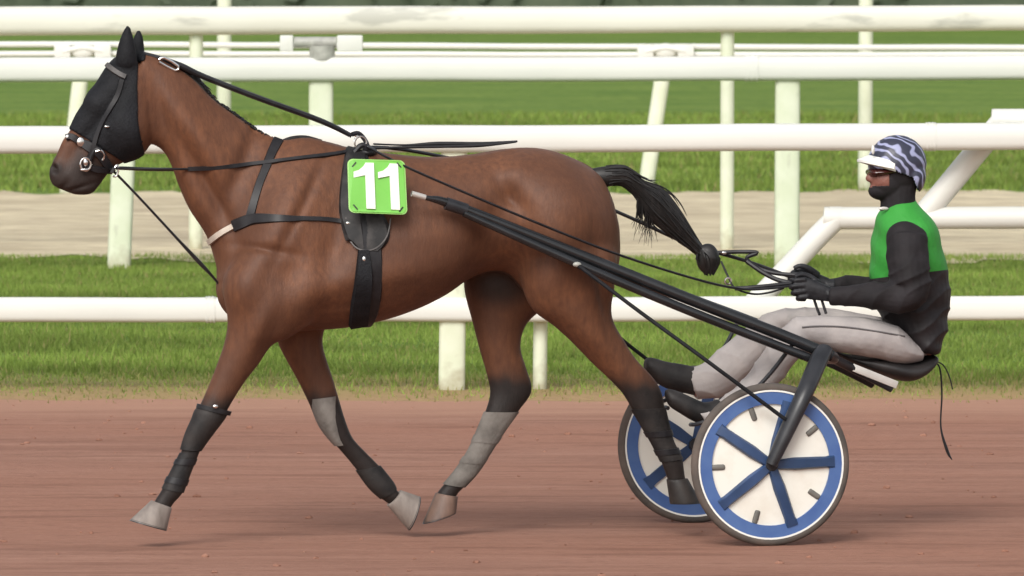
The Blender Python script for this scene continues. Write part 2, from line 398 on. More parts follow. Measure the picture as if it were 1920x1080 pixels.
# hedge at the far side
def hedge():
    Y = 168.0; V, Fc = [], []; n = 15000
    for i in range(n):
        x = random.uniform(-32, 32); t = random.random(); yy = Y + random.uniform(-1.2, 1.2); top = 3.3+.5*math.sin(x*.8)+.35*math.sin(x*2.3+1)
        c = Vector((x, yy, top*math.sqrt(t))); s = random.uniform(.12, .32)
        a = Vector((random.gauss(0, 1), random.gauss(0, 1), random.gauss(0, 1))).normalized(); b = a.orthogonal().normalized()
        k = len(V); V += [c - a*s, c + b*s*.6, c + a*s, c - b*s*.6]; Fc.append((k, k+1, k+2, k+3))
    core = [[Vector((x, Y+q[0]*(1+.15*math.sin(x*1.3)), q[1]*(1+.06*math.sin(x*.9)+.05*math.sin(x*2.9)))) for q in ((-.9, 0), (-1, 1.5), (-.7, 2.9), (0, 3.25), (.7, 2.9), (1, 1.5), (.9, 0))] for x in np.linspace(-32, 32, 160)]
    cv, cf = loft(core); k = len(V); V += cv; Fc += [tuple(i+k for i in f) for f in cf]
    o = obj('hedge', [(V, Fc)], M['leaf'], smooth=False); o['kind'] = 'stuff'
hedge()

# ---- rails and fences
def rail(a, b, ra, rb=None, n=20, ext=5.0, power=.85, both=True):
    a, b = Vector(a), Vector(b); d = (b-a); L = d.length; d.normalize(); rb = rb or ra
    a2 = a - d*ext if both else a; b2 = b + d*ext
    steps = 24; rings = []
    s = Vector((0, 0, 1)).cross(d).normalized(); u = d.cross(s)
    for i in range(steps+1):
        t = i/steps; r = ra+(rb-ra)*t; w_ = .0025*math.sin(i*1.9)+.002*math.sin(i*.7+2)
        rings.append([a2.lerp(b2, t) + u*(w_ + r*math.copysign(abs(math.cos(q))**power, math.cos(q))) + s*(r*math.copysign(abs(math.sin(q))**power, math.sin(q)))
                      for q in [2*math.pi*j/n for j in range(n)]])
    return loft(rings)
def post(u_bot, v_bot, u_top, v_top, Y, wpx, depth, power=.45, sink=.15):
    sc = FPX/Y; b = Q(u_bot, v_bot, Y); t = Q(u_top, v_top, Y); d = (t-b).normalized(); b = b - d*sink; hw = wpx/2/sc
    rings = []
    for i in range(5):
        c = b.lerp(t, i/4)
        rings.append([c + Vector((1, 0, 0))*(hw*math.copysign(abs(math.cos(q))**power, math.cos(q))) + Vector((0, 1, 0))*(depth/2*math.copysign(abs(math.sin(q))**power, math.sin(q)))
                      for q in [2*math.pi*(j+.5)/16 for j in range(16)]])
    return loft(rings)
YA = G(960, 731).y; SA = FPX/YA
fa = thing('rail_fence', 'nearest white fence of two thick plain rails standing in the turf behind the horse', 'fence', (0, YA, 0))
obj('rail', [rail(Q(0, 263.5, YA), Q(1920, 255.5, YA), 26.5/SA, 25/SA, power=.58)], M['white_rail'], fa)
obj('rail', [rail(Q(0, 581.5, YA), Q(1920, 577.5, YA), 23.7/SA, 22.5/SA, power=.5)], M['white_rail'], fa)
for ux, vv, rr in ((395, 580.5, 24.6), (2010, 577.2, 24), (1745, 256.2, 26.6), (-250, 264.6, 27.8)): obj('joint', [rail(Q(ux-9, vv, YA), Q(ux+9, vv, YA), rr/SA, ext=0, power=.5 if vv > 400 else .58)], M['white_rail'], fa)
for ub, wpx, dy in ((847, 50, .02), (1012, 27, .09), (-620, 50, .02), (2300, 50, .02)):
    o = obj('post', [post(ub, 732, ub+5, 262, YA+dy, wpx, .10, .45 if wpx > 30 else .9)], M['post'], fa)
YB = G(960, 503).y; SB = FPX/YB
fb = thing('rail_fence', 'white fence of one broad plain rail, its wide posts set between sand and turf', 'fence', (0, YB, 0))
obj('rail', [rail(Q(0, 131.5, YB), Q(1920, 127.5, YB), 23.5/SB, 22.5/SB, power=.5)], M['white_rail'], fb)
for ub, ut, wpx in ((223, 238, 44), (602, 602, 46), (1475, 1477, 47), (2330, 2332, 47), (-300, -300, 46)):
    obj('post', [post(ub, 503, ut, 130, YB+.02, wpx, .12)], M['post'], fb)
for ux in (1408, -420, 3050): obj('joint', [rail(Q(ux-13, 127.9, YB), Q(ux+13, 127.8, YB), 24.6/SB, ext=0, power=.5)], M['white_rail'], fb)
br = []
for x0, x1 in ((525, 550), (632, 680)):
    c = (Q((x0+x1)/2, 81, YB)); br.append(box(c, [Vector(((x1-x0)/2/SB, 0, 0)), Vector((0, .05, 0)), Vector((0, 0, 15/SB))]))
bro = obj('clamp', [tube([Q(604, 112, YB), Q(604, 86, YB)], 24/SB, 16)], M['grey_clamp'], fb)
for q in br: obj('block', [q], M['white_rail'], bro, bevel=.012)
obj('pipe', [tube([Q(551, 79, YB), Q(631, 79, YB)], 10/SB)], M['grey_clamp'], bro)
YD = G(960, 470).y; SD_ = FPX/YD
fd_ = thing('rail_fence', 'tall white fence with one heavy stained rail highest in view on slim round posts', 'fence', (0, YD, 0))
obj('rail', [rail(Q(0, 40, YD), Q(1920, 34, YD), 29.5/SD_, 21.5/SD_, power=.65)], M['stain_rail'], fd_)
for ub in (367, 1363, 2360, -630): obj('post', [post(ub, 470, ub+1, 38, YD+.03, 26, .10, .95)], M['post'], fd_)
YE = G(960, 362).y; SE = FPX/YE
fe = thing('rail_fence', 'distant white fence of twin thin rails clipped to leaning posts', 'fence', (0, YE, 0))
for v0, v1 in ((83, 90), (101, 103)):
    obj('rail', [rail(Q(0, v0, YE), Q(1920, v1, YE), 5.6/SE, n=12)], M['white_rail'], fe)
for ub, ut in ((126, 157), (1209, 1250), (2300, 2335)):
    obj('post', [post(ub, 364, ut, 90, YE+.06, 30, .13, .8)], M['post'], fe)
    cx = ut-2; k = []
    for s in (-1, 1): k.append(box(Q(cx+s*38, 96, YE-.045), [Vector((15/SE, 0, 0)), Vector((0, .03, 0)), Vector((0, 0, 13/SE))]))
    k.append(tube([Q(cx-38, 97, YE-.05), Q(cx, 90, YE-.06), Q(cx+38, 97, YE-.05)], 6/SE))
    k.append(ellipsoid(Q(cx, 96, YE-.04), [Vector((22/SE, 0, 0)), Vector((0, .04, 0)), Vector((0, 0, 15/SE))]))
    obj('rail_clip', k, M['white_rail'], fe, bevel=.006)
YT = G(960, 356).y
for ub, lab in ((419, 'slim white pole rising past the top rail just right of the horse head'), (1622, 'slim white pole rising past the top rail just above the driver helmet')):
    o = obj('pole', [post(ub, 356, ub+2, -60, YT, 27, .13, .95)], M['post'])
    tag(o, lab, 'pole', 'slim white poles')
    c = Q(ub, 356, YT); c.z = 0; o.location = c; o.data.transform(Matrix.Translation(-c))
# the stepped side railing at right
YR = YA+.20; SR = FPX/YR
fr = thing('stepped_railing', 'white railing stepping up in two diagonals behind the driver', 'railing', (Q(1700, 700, YR).x, YR, 0))
h = 21/SR
obj('rail', [tube([Q(1400, 582, YR), Q(1440, 543, YR), Q(1555, 422, YR), Q(1583, 409, YR), Q(1640, 409, YR), Q(2700, 405, YR)], h, 20, 5)], M['white_rail'], fr)
obj('brace', [tube([Q(1725, 411, YR+.01), Q(1760, 370, YR+.01), Q(1862, 248, YR+.01), Q(1886, 228, YR+.01), Q(1930, 226, YR+.01), Q(2700, 224, YR+.01)], h*1.05, 20, 5)], M['white_rail'], fr)
obj('post', [post(2250, 728, 2250, 226, YR+.05, 40, .1)], M['post'], fr)

# ================================================================== HORSE
trunk = [  # top u,v  bottom u,v  lat  halfwidth  egg
 (1126,334,1158,440,0,.07,.0),(1112,322,1154,510,0,.16,.0),(1085,306,1112,560,0,.235,.05),(1045,289,1045,565,0,.275,.05),(1000,279,990,540,0,.285,.05),
 (950,278,940,511,0,.28,.0),(900,286,884,522,0,.285,-.0),(850,292,829,556,0,.30,.05),(800,293,775,582,0,.31,.08),(750,289,715,602,0,.31,.12),
 (690,281,650,615,0,.295,.2),(630,270,590,620,0,.27,.3),(580,258,530,622,0,.25,.38),(535,262,480,615,0,.235,.35),(500,285,443,597,0,.205,.25),(465,335,420,565,0,.15,.1),(438,395,411,515,0,.07,0)]
neck = [(600,270,450,590,0,.15,.3),(535,262,420,540,0,.15,.3),(485,242,389,448,0,.125,.25),(435,210,356,396,0,.11,.2),(398,182,336,352,0,.102,.15),(362,146,319,306,0,.096,.12),(322,117,302,280,0,.09,.1),(288,103,275,262,0,.082,.1),(264,99,250,232,0,.075,.05)]
head = [(240,99,276,150,0,.055),(222,106,287,205,0,.085),(203,124,288,245,0,.10),(183,156,277,277,0,.105,-.1),(163,187,256,294,0,.10,.05),(144,216,229,306,0,.082,.0),(131,243,208,320,0,.066),(116,264,193,340,0,.056),(106,288,184,352,0,.053),(95,309,172,364,0,.056),(91,327,146,366,0,.045),(97,347,122,359,0,.025)]
ear_n = [(218,120,254,126,.05,.032),(221,100,253,104,.05,.033),(227,76,250,84,.052,.026),(234,58,246,66,.054,.016),(239,47,242,50,.055,.005)]
ear_f = [(240,116,269,116,-.05,.032),(245,98,268,98,-.05,.032),(250,80,267,82,-.052,.024),(255,66,265,68,-.054,.014),(259,55,262,57,-.055,.005)]
LF = [(452,470,615,500,.15,.10),(436,540,598,585,.16,.105),(431,595,545,632,.16,.09),(421,641,512,645,.155,.075),(407,682,484,684,.15,.063),(391,722,459,716,.148,.053),(377,754,436,753,.147,.048),(363,782,419,782,.146,.05),(350,812,398,812,.145,.043),(338,849,373,846,.144,.032),(322,881,357,886,.143,.031),(304,916,343,924,.142,.037),(293,933,326,944,.142,.033),(284,948,316,960,.142,.035)]
RF = [(505,520,650,520,-.15,.10),(512,590,620,590,-.16,.095),(520,640,605,635,-.155,.08),(538,678,612,672,-.15,.065),(558,714,626,714,-.148,.053),(577,753,638,755,-.147,.047),(590,782,648,788,-.146,.049),(611,815,661,820,-.145,.041),(640,848,681,842,-.144,.032),(668,882,712,873,-.143,.031),(692,915,736,903,-.142,.037),(714,935,743,917,-.142,.033),(732,948,752,924,-.142,.033)]
RH = [(870,470,1060,440,-.15,.11),(868,530,1040,520,-.16,.12),(874,565,1012,575,-.165,.105),(884,600,986,608,-.16,.085),(897,650,976,650,-.155,.066),(911,698,988,692,-.15,.052),(918,737,998,733,-.148,.046),(909,772,972,772,-.147,.044),(898,800,948,805,-.146,.037),(879,843,921,846,-.145,.032),(855,880,897,884,-.144,.032),(832,908,870,914,-.143,.037),(820,922,857,928,-.143,.034),(812,936,852,944,-.143,.036)]
LH = [(975,430,1120,420,.12,.08),(972,480,1152,470,.15,.125),(986,530,1153,530,.16,.13),(1004,580,1149,575,.165,.11),(1040,612,1154,606,.16,.09),(1078,646,1170,636,.155,.07),(1112,682,1192,672,.15,.056),(1143,712,1222,704,.148,.05),(1168,740,1240,732,.147,.046),(1184,768,1247,764,.146,.043),(1202,798,1254,794,.145,.036),(1222,832,1263,828,.144,.032),(1239,866,1280,860,.143,.036),(1249,893,1284,890,.143,.034),(1254,908,1288,905,.143,.034)]
musc = []
def mus(u, v, lat, du, dv, amp, r2):
    a = P(u+du, v+dv, lat)-P(u, v, lat); musc.append((P(u, v, lat), a.normalized(), a.length, a.cross(NEAR).normalized(), r2, amp, 1 if lat > 0 else -1))
for q in (1, -1):
    mus(525, 420, .17*q, -60, 115, .020, .085)      # shoulder blade
    mus(575, 545, .19*q, 55, -40, .024, .085)       # triceps
    mus(620, 470, .22*q, -25, 90, -.016, .06)       # hollow behind the shoulder
    mus(452, 535, .12*q, -8, 50, .022, .07)         # breast
    mus(478, 610, .15*q, -25, 60, .012, .04)        # forearm
    mus(1065, 390, .21*q, 55, 65, .026, .15)        # quarter
    mus(972, 322, .235*q, 34, -14, .009, .05)      # point of hip
    mus(935, 410, .25*q, -25, 75, -.026, .10)       # flank hollow
    mus(1020, 520, .19*q, -15, 60, .016, .08)       # stifle
    mus(1118, 520, .17*q, 22, 95, -.012, .035)      # hamstring groove
    mus(1100, 630, .16*q, 50, 50, .010, .045)       # gaskin
    mus(243, 245, .075*q, 20, 34, .016, .065)       # jaw
    mus(183, 230, .075*q, -55, 75, -.010, .03)      # cheek line below the eye
    mus(178, 190, .082*q, 14, 18, .008, .035)        # brow over the eye
    mus(104, 312, .040*q, 8, 12, .007, .02)         # nostril wing
    mus(101, 314, .040*q, 4, 8, -.022, .010)        # nostril
    mus(150, 352, .040*q, 32, -10, -.006, .006)     # mouth line
    mus(375, 265, .06*q, 62, 78, .014, .06)         # neck muscle
    mus(385, 350, .06*q, 50, 95, -.018, .035)       # jugular groove
    mus(460, 300, .10*q, -45, 90, -.012, .04)       # front of the shoulder
    mus(960, 365, .25*q, 22, 30, -.016, .035)       # notch under the hip
    mus(1040, 470, .21*q, 30, 60, .010, .06)
    mus(700, 520, .27*q, 120, -20, .008, .06)       # barrel
    mus(560, 400, .20*q, -50, 90, -.008, .02)       # rear edge of the shoulder
    mus(500, 470, .19*q, 55, 8, -.008, .02)
    mus(118, 352, .035*q, 10, -14, -.006, .010)     # between the lips
    mus(300, 215, .06*q, 14, 60, -.010, .03)        # behind the jaw
horse = thing('horse', 'bay trotting horse in black hood pulling the two-wheeled sulky', 'horse', G(720, 1008))
bodym = union_mesh('body', [limb(x, 4, 28) for x in (trunk, neck)] + [limb(x, 4, 22) for x in (head, ear_n, ear_f, LF, RF, RH, LH)], .0075, 3)
A = arr(bodym)
ed = np.empty(len(bodym.edges)*2, np.int64); bodym.edges.foreach_get('vertices', ed); ed = ed.reshape(-1, 2)
def relax(A, n, w):
    cnt = np.bincount(ed.ravel(), minlength=len(A)).astype(float)
    for _ in range(n):
        acc = np.stack([np.bincount(ed[:, 0], A[ed[:, 1], k], len(A)) + np.bincount(ed[:, 1], A[ed[:, 0], k], len(A)) for k in range(3)], 1)/cnt[:, None]
        A = A + (acc - A)*w[:, None]
    return A
u_, v_, l_ = projarr(A)
A = relax(A, 22, .5*(1-sstep(v_, 610, 680))*sstep(u_, 285, 340)); A = relax(A, 6, np.full(len(A), .5))
bodym.vertices.foreach_set('co', A.ravel()); bodym.update()
nr = np.empty(len(A)*3); bodym.vertex_normals.foreach_get('vector', nr); nr = nr.reshape(-1, 3)
d_ = np.zeros(len(A)); lat_ = (A-np.array(ORG))@np.array(NEAR)
for c, ax, la, bx, lb, amp, sg in musc:
    q = A-np.array(c); t1 = q@np.array(ax)/la; t2 = q@np.array(bx)/lb
    d_ += 2.1*amp*np.exp(-(t1**2+t2**2))*(lat_*sg > .01)
A = A+nr*d_[:, None]; A = relax(A, 3, np.full(len(A), .5))
bodym.vertices.foreach_set('co', A.ravel()); bodym.update()
# gentle muscle grooves and veins in the surface itself
u_, v_, l_ = projarr(A)
nz = (np.sin(u_*.09+v_*.05)+np.sin(v_*.11-u_*.03)+np.sin(u_*.21+l_*30))/3
blk = np.zeros(len(A)); legs = v_ > 600
thr = np.where(u_ < 512, 752, np.where(u_ < 790, 742, np.where(u_ < 1008, 705, 716)))
blk = np.maximum(blk, legs*sstep(v_ + 9*nz, thr-28, thr+22))

nost = np.maximum(.9*sstep(-u_, -104, -94)*(v_ > 295), .9*sstep(-np.hypot((u_-104)/1.2, v_-318), -17, -8))*(u_ < 140)
nost = nost + 0*np.exp(-(((u_-101)/7)**2+((v_-316)/10)**2))
mz = sstep(-np.hypot((u_-135)/1.25, (v_-350)/.95)+6*nz, -92, -46)*(1-.8*np.exp(-(((u_-122)/20)**2+((v_-290)/24)**2)))
shade = np.clip(.55*sstep(v_ - (u_*0), 560, 660)*(v_ < 800), 0, 1)*.35 + np.where((u_ > 860) & (u_ < 1030) & (l_ < 0) & (v_ > 500), .55, 0)
at = bodym.color_attributes.new('coat', 'FLOAT_COLOR', 'POINT')
groin_skin_shade = .85*np.exp(-(((u_-940)/66)**2+((v_-535)/40)**2)**2)*(l_ < .06)  # dark groin skin, with shade on the far inner thigh painted in
blk = np.maximum(blk, groin_skin_shade)
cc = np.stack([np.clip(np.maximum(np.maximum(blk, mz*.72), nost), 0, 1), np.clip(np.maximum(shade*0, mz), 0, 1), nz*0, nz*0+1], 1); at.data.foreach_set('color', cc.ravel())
bvh = BVHTree.FromPolygons([tuple(x) for x in A], [tuple(p.vertices) for p in bodym.polygons])
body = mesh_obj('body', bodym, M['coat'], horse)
# hooves
def hoof(cor, sole, lat, mat):
    (a, b), (c, d) = cor, sole
    secs = [(*a, *b, lat, .040), (*[a[i]+(c[i]-a[i])*.12 for i in (0, 1)], *[b[i]+(d[i]-b[i])*.12 for i in (0, 1)], lat, .050), (*c, *d, lat, .064), (*[c[i]+(c[i]-a[i])*.04 for i in (0, 1)], *[d[i]+(d[i]-b[i])*.04 for i in (0, 1)], lat, .062)]
    ho = obj('hoof', [limb(secs, 3, 24)], M[mat], horse)
    e = lambda p, q, t: p + (p - q)*t
    obj('shoe', [limb([(e(c[0], a[0], .03), e(c[1], a[1], .03), e(d[0], b[0], .03), e(d[1], b[1], .03), lat, .0645), (e(c[0], a[0], .12), e(c[1], a[1], .12), e(d[0], b[0], .12), e(d[1], b[1], .12), lat, .0635)], 1, 24)], M['frame'], ho)
hoof(((284, 938), (322, 952)), ((247, 972), (313, 991)), .142, 'hoof_grey')
hoof(((726, 948), (752, 919)), ((762, 990), (784, 930)), -.142, 'hoof_grey')
hoof(((817, 924), (858, 931)), ((795, 976), (855, 958)), -.143, 'hoof_brown')
hoof(((1250, 899), (1289, 897)), ((1256, 940), (1312, 938)), .143, 'hoof_dark')
# mane : thin crest of hair with individual locks
mp = [(290,100),(322,113),(352,131),(380,156),(402,184),(436,208),(470,233),(505,254),(530,262)]
crest = [(u, v+3, u-3, v+16, -.008, .013) for u, v in mp]; crest[0] = (288, 104, 287, 108, -.005, .005); crest[-1] = (534, 264, 533, 268, -.005, .005)
mparts = [limb(crest, 5, 10)]
cp = crom(mp, 14)
for (u, v) in cp[4:-4]:
    for q in range(2):
        l0 = random.uniform(-.015, .012); du = random.uniform(-2, 14); dv = random.uniform(8, 22)
        mparts.append(tube([P(u, v+5, l0), P(u+du*.4, v+2+random.uniform(0, 2), l0-.012), P(u+du, v+dv, l0-.05)], [.004, .0035, .001], 5, 3))
mparts.append(limb([(528,262,528,266,0,.006),(548,255,547,264,-.004,.012),(575,254,573,264,-.006,.012),(604,262,602,269,-.004,.006)], 5, 10))
obj('mane', mparts, M['hair'], horse)
# tail : arched dock, full middle, tied knot and loose strands
tl = [(1100,318,1112,352,0,.03),(1130,312,1135,350,0,.042),(1166,311,1162,347,0,.045),(1186,322,1180,358,0,.046),(1208,340,1196,374,0,.048),(1240,352,1212,404,0,.056),(1268,386,1236,425,0,.052),(1290,420,1262,445,0,.042),(1310,452,1294,468,0,.030),(1322,470,1308,480,0,.024)]
tp = [limb(tl, 5, 20), ellipsoid(P(1327, 485, 0), [FWD*.05, UP*.066, NEAR*.046])]
tailm = union_mesh('tail', tp, .006, 3); tailo = mesh_obj('tail', tailm, M['hair'], horse)
st = []
TL = crom([[*P(q[0], q[1]), *P(q[2], q[3]), q[5]] for q in tl], 6)
def tpt(i, e, l, out):
    r = TL[i]; a, b = Vector(r[0:3]), Vector(r[3:6]); c = (a+b)/2; h = (a-b)/2*1.03
    return c + h*(math.cos(e)*out) + NEAR*(r[6]*1.03*math.sin(e)*out)
for k in range(260):                                  # long hairs lying along the tail
    i0 = random.randint(6, len(TL)-22); n_ = random.randint(12, 24); e = random.uniform(0, 2*math.pi); de = random.uniform(-.5, .5); fly = random.random() < .14
    pts = [tpt(min(i0+q, len(TL)-1), e+de*q/n_, 0, 1+(random.uniform(.25, .6)*(q/n_)**2 if fly else 0)) for q in range(0, n_, 3)]
    if len(pts) > 2: st.append(tube(pts, [.0022]+[.0032]*(len(pts)-2)+[.0007], 5, 2))
for k in range(40):                                   # loose wisps below
    u = random.uniform(1194, 1226); v = 386+(u-1194)*.75+random.uniform(-5, 2); l = random.uniform(-.03, .03)
    st.append(tube([P(u, v-12, l), P(u-1, v+12, l), P(u+random.uniform(-16, 16), v+random.uniform(24, 62), l+random.uniform(-.03, .03))], [.003, .002, .0005], 5, 3))
for k in range(34):                                   # knot surface hair
    a = random.uniform(0, 6.28); st.append(tube([P(1318+6*math.cos(a), 470, .035*math.sin(a)), P(1327+22*math.cos(a), 485, .05*math.sin(a)), P(1330+9*math.cos(a), 511+random.uniform(0, 6), .02*math.sin(a))], [.006, .006, .003], 5, 3))
obj('strand', st, M['hair'], tailo)
# hood : black cloth over ears, brow and cheeks
hu, hv, hl = projarr(A)
hr = A + nr*.007
inreg = (hu < 300) & (hv < 310) & ~((hv > 243 + (hu-130)*.60) & (hv > 240)) & ~(hu > np.where(hv < 118, 275, 258 + np.maximum(0, hv-230)*.22))
hf = [tuple(p.vertices) for p in bodym.polygons if all(inreg[i] for i in p.vertices)]
ids = sorted({i for f in hf for i in f}); mp_ = {i: k for k, i in enumerate(ids)}
vn = np.empty(len(A)*3); bodym.vertex_normals.foreach_get('vector', vn); vn = vn.reshape(-1, 3)
hood = bpy.data.meshes.new('hood'); hood.from_pydata([tuple(A[i]+vn[i]*.008) for i in ids], [], [tuple(mp_[i] for i in f) for f in hf])
bm = bmesh.new(); bm.from_mesh(hood)
for _ in range(14):
    mv = {}
    for v in bm.verts:
        nb = [e.other_vert(v).co for e in v.link_edges if e.is_boundary]
        if len(nb) == 2: mv[v] = v.co*.5 + (nb[0]+nb[1])*.25
    for v, c in mv.items(): v.co = c
bm.to_mesh(hood); bm.free()
ho = mesh_obj('hood', hood, M['black_fabric'], horse); sm = ho.modifiers.new('thick', 'SOLIDIFY'); sm.thickness = .005
for p in hood.polygons: p.use_smooth = True
def surf(u, v, lat=.1):
    d = ray(u, v).normalized(); loc, nor, idx, dist = bvh.ray_cast(CAMP, d)
    if loc is None: return P(u, v, lat), NEAR.copy()
    return loc, nor
for s in (1, -1):
    c, nrm = surf(181, 193)
    if s < 0: c = mirror(c)
    obj('eye', [ellipsoid(c - NEAR*(.011*s), [FWD*.019, UP*.016, NEAR*.016])], M['eye'], horse)
def sleeve_of(leg, i0, i1, grow, cut0=0, cut1=0):
    secs = [list(x) for x in leg[i0:i1+1]]
    return limb([tuple(x) for x in secs], 4, 22, grow=grow)
obj('leg_boot', [sleeve_of(RH, 7, 11, .005)], M['grey_boot'], horse)['label'] = 'dusty grey boot from hock to fetlock'
obj('leg_boot', [sleeve_of(LF, 9, 11, .0035)], M['dark_boot'], horse)
obj('leg_boot', [sleeve_of(RF, 9, 11, .0035)], M['dark_boot'], horse)
obj('leg_boot', [sleeve_of(LH, 9, 12, .0035)], M['dark_boot'], horse)
kb = obj('knee_boot', [limb([(376, 760, 428, 770, .147, .046), (366, 770, 424, 779, .146, .052), (360, 786, 416, 791, .146, .052), (350, 808, 400, 812, .145, .045), (343, 828, 386, 831, .145, .036), (339, 843, 376, 846, .145, .033)], 4, 22, .004)], M['dark_boot'], horse)
obj('strap', [limb([(372, 757, 432, 771, .147, .054), (370, 765, 429, 779, .147, .054)], 2, 22, .006)], M['black_strap'], kb)
obj('buckle', [ellipsoid(P(404, 762, .215), [FWD*.012, UP*.009, NEAR*.006])], M['metal'], kb)
obj('knee_boot', [limb([(582, 748, 628, 742, -.145, .046), (589, 772, 630, 770, -.144, .048), (601, 800, 634, 800, -.143, .044), (617, 822, 638, 822, -.143, .034), (630, 836, 644, 834, -.143, .025)], 4, 22, .007)], M['grey_boot'], horse)['label'] = 'dusty grey knee boot'

for lg, i, m in ((RH, 8, 'dark_boot'), (RH, 9, 'dark_boot'), (LF, 9, 'black_strap'), (LF, 10, 'black_strap'), (LH, 10, 'black_strap'), (LH, 11, 'black_strap')):
    a, b = lg[i], lg[i+1]; f = lambda t: tuple(a[k]+(b[k]-a[k])*t for k in range(6))
    obj('boot_strap', [limb([f(.35), f(.40), f(.60), f(.65)], 2, 20, .0075)], M['grey_boot' if lg is RH else m], horse)
# ================================================================== HARNESS
def ribbon(pts, nors, width, th):
    rings = []; n = len(pts)
    for i in range(n):
        t = (pts[min(i+1, n-1)]-pts[max(i-1, 0)]).normalized(); nn = nors[i]; s = t.cross(nn)
        if s.length < 1e-4: s = t.cross(UP)
        s.normalize(); nn = s.cross(t)
        w_ = width[i] if hasattr(width, '__len__') else width
        c = pts[i]
        rings.append([c + s*w_/2 + nn*.001, c + s*w_/2*.85 + nn*th, c - s*w_/2*.85 + nn*th, c - s*w_/2 + nn*.001, c - s*w_/2 - nn*.003, c + s*w_/2 - nn*.003])
    return loft(rings)
def on_horse(px, width, th=.006, k=8, lift=.002, sm=3):
    uv = crom(px, k); pts, nors = [], []
    for q in uv:
        c, n_ = surf(q[0], q[1]); pts.append(c); nors.append(n_)
    for _ in range(sm):
        pts = [pts[0]]+[(pts[i-1]+pts[i]*2+pts[i+1])/4 for i in range(1, len(pts)-1)]+[pts[-1]]
        nors = [nors[0]]+[(nors[i-1]+nors[i]*2+nors[i+1]).normalized() for i in range(1, len(nors)-1)]+[nors[-1]]
    pts = [p+n_*lift for p, n_ in zip(pts, nors)]
    if hasattr(width, '__len__'): width = crom([[x] for x in width], k)[:, 0]
    return ribbon(pts, nors, width, th)
def loop_round(u0, v0, u1, v1, width, th, lift=.003, n=48):
    a = P(u0, v0, 0); b = P(u1, v1, 0); c = (a+b)/2; ax = (a-b).normalized(); pts, nors = [], []
    for j in range(n):
        q = 2*math.pi*j/n; d = ax*math.cos(q)+NEAR*math.sin(q)
        loc, nor, i, dist = bvh.ray_cast(c, d)
        if loc is None: loc, nor = c+d*.3, d
        if nor.dot(d) < 0: nor = -nor
        pts.append(loc); nors.append(nor)
    for _ in range(3):
        pts = [(pts[i-1]+pts[i]*2+pts[(i+1) % n])/4 for i in range(n)]
    rings = []
    side = ax.cross(NEAR).normalized()
    for i in range(n):
        d = (pts[i]-c); nn = d.normalized(); cc_ = pts[i]+nn*lift
        rings.append([cc_+side*width/2+nn*.001, cc_+side*width*.42+nn*th, cc_-side*width*.42+nn*th, cc_-side*width/2+nn*.001, cc_-side*width/2-nn*.004, cc_+side*width/2-nn*.004])
    return loft(rings, closed=True)
harness = thing('harness', 'black leather harness with girth, breast strap and bridle worn by the horse', 'harness', G(660, 1010))
obj('girth', [loop_round(664, 283, 674, 612, .085, .012)], M['black_strap'], harness)
pad = obj('saddle_pad', [on_horse([(668, 283), (662, 330), (668, 390), (690, 440), (690, 470)], [.09, .10, .15, .19, .09], .014, 8)], M['pad'], harness)
obj('edging', [on_horse([(650, 410), (656, 446), (672, 468), (700, 468), (724, 446), (732, 412)], .006, .018, 8)], M['seam'], pad)
obj('buckle', [ellipsoid(surf(652, 418)[0]+NEAR*.02, [FWD*.014, UP*.008, NEAR*.006])], M['metal'], pad); obj('buckle', [ellipsoid(surf(681, 486)[0]+NEAR*.018, [FWD*.009, UP*.014, NEAR*.006])], M['metal'], pad)
obj('girth_guard', [on_horse([(682, 470), (682, 520), (676, 570), (672, 606)], [.05, .075, .085, .085], .02, 8)], M['black_fabric'], harness)
obj('breast_collar', [on_horse([(438, 424), (470, 412), (500, 410), (560, 410), (610, 411), (648, 416)], [.05, .05, .042, .023, .020, .020], .008, 8)], M['black_strap'], harness)
obj('breast_strap', [on_horse([(393, 454), (402, 446), (416, 436), (438, 424)], .026, .010, 8)], M['pale_strap'], harness)
obj('neck_strap', [on_horse([(522, 262), (510, 285), (498, 315), (486, 345), (476, 380), (468, 414)], [.045, .04, .036, .034, .036, .045], .007, 8)], M['black_strap'], harness)
# saddle hardware on the withers
hw_ = []
top = P(676, 280, 0)
hw_.append(tube([P(660, 252, .03), P(672, 250, .02), P(684, 262, .02), P(692, 280, .03)], .010, 8))
hw_.append(tube([P(664, 286, .08), P(680, 272, .08), P(700, 286, .08)], .012, 8)); hw_.append(tube([P(664, 286, -.08), P(680, 272, -.08), P(700, 286, -.08)], .012, 8))
hw_.append(ellipsoid(P(682, 285, 0), [FWD*.055, UP*.03, NEAR*.10]))
sh = obj('saddle', hw_, M['black_strap'], harness)
tr = []
for l in (.08, -.08):
    tr.append(tube([P(676+11*math.cos(a), 268+12*math.sin(a), l) for a in [2*math.pi*i/10 for i in range(11)]], .004, 8, 2))
tr.append(tube([P(655, 257, .02), P(662, 250, .02), P(668, 256, .02), P(664, 266, .02)], .006, 8))
for q in tr: obj('terret', [q], M['metal'], sh)
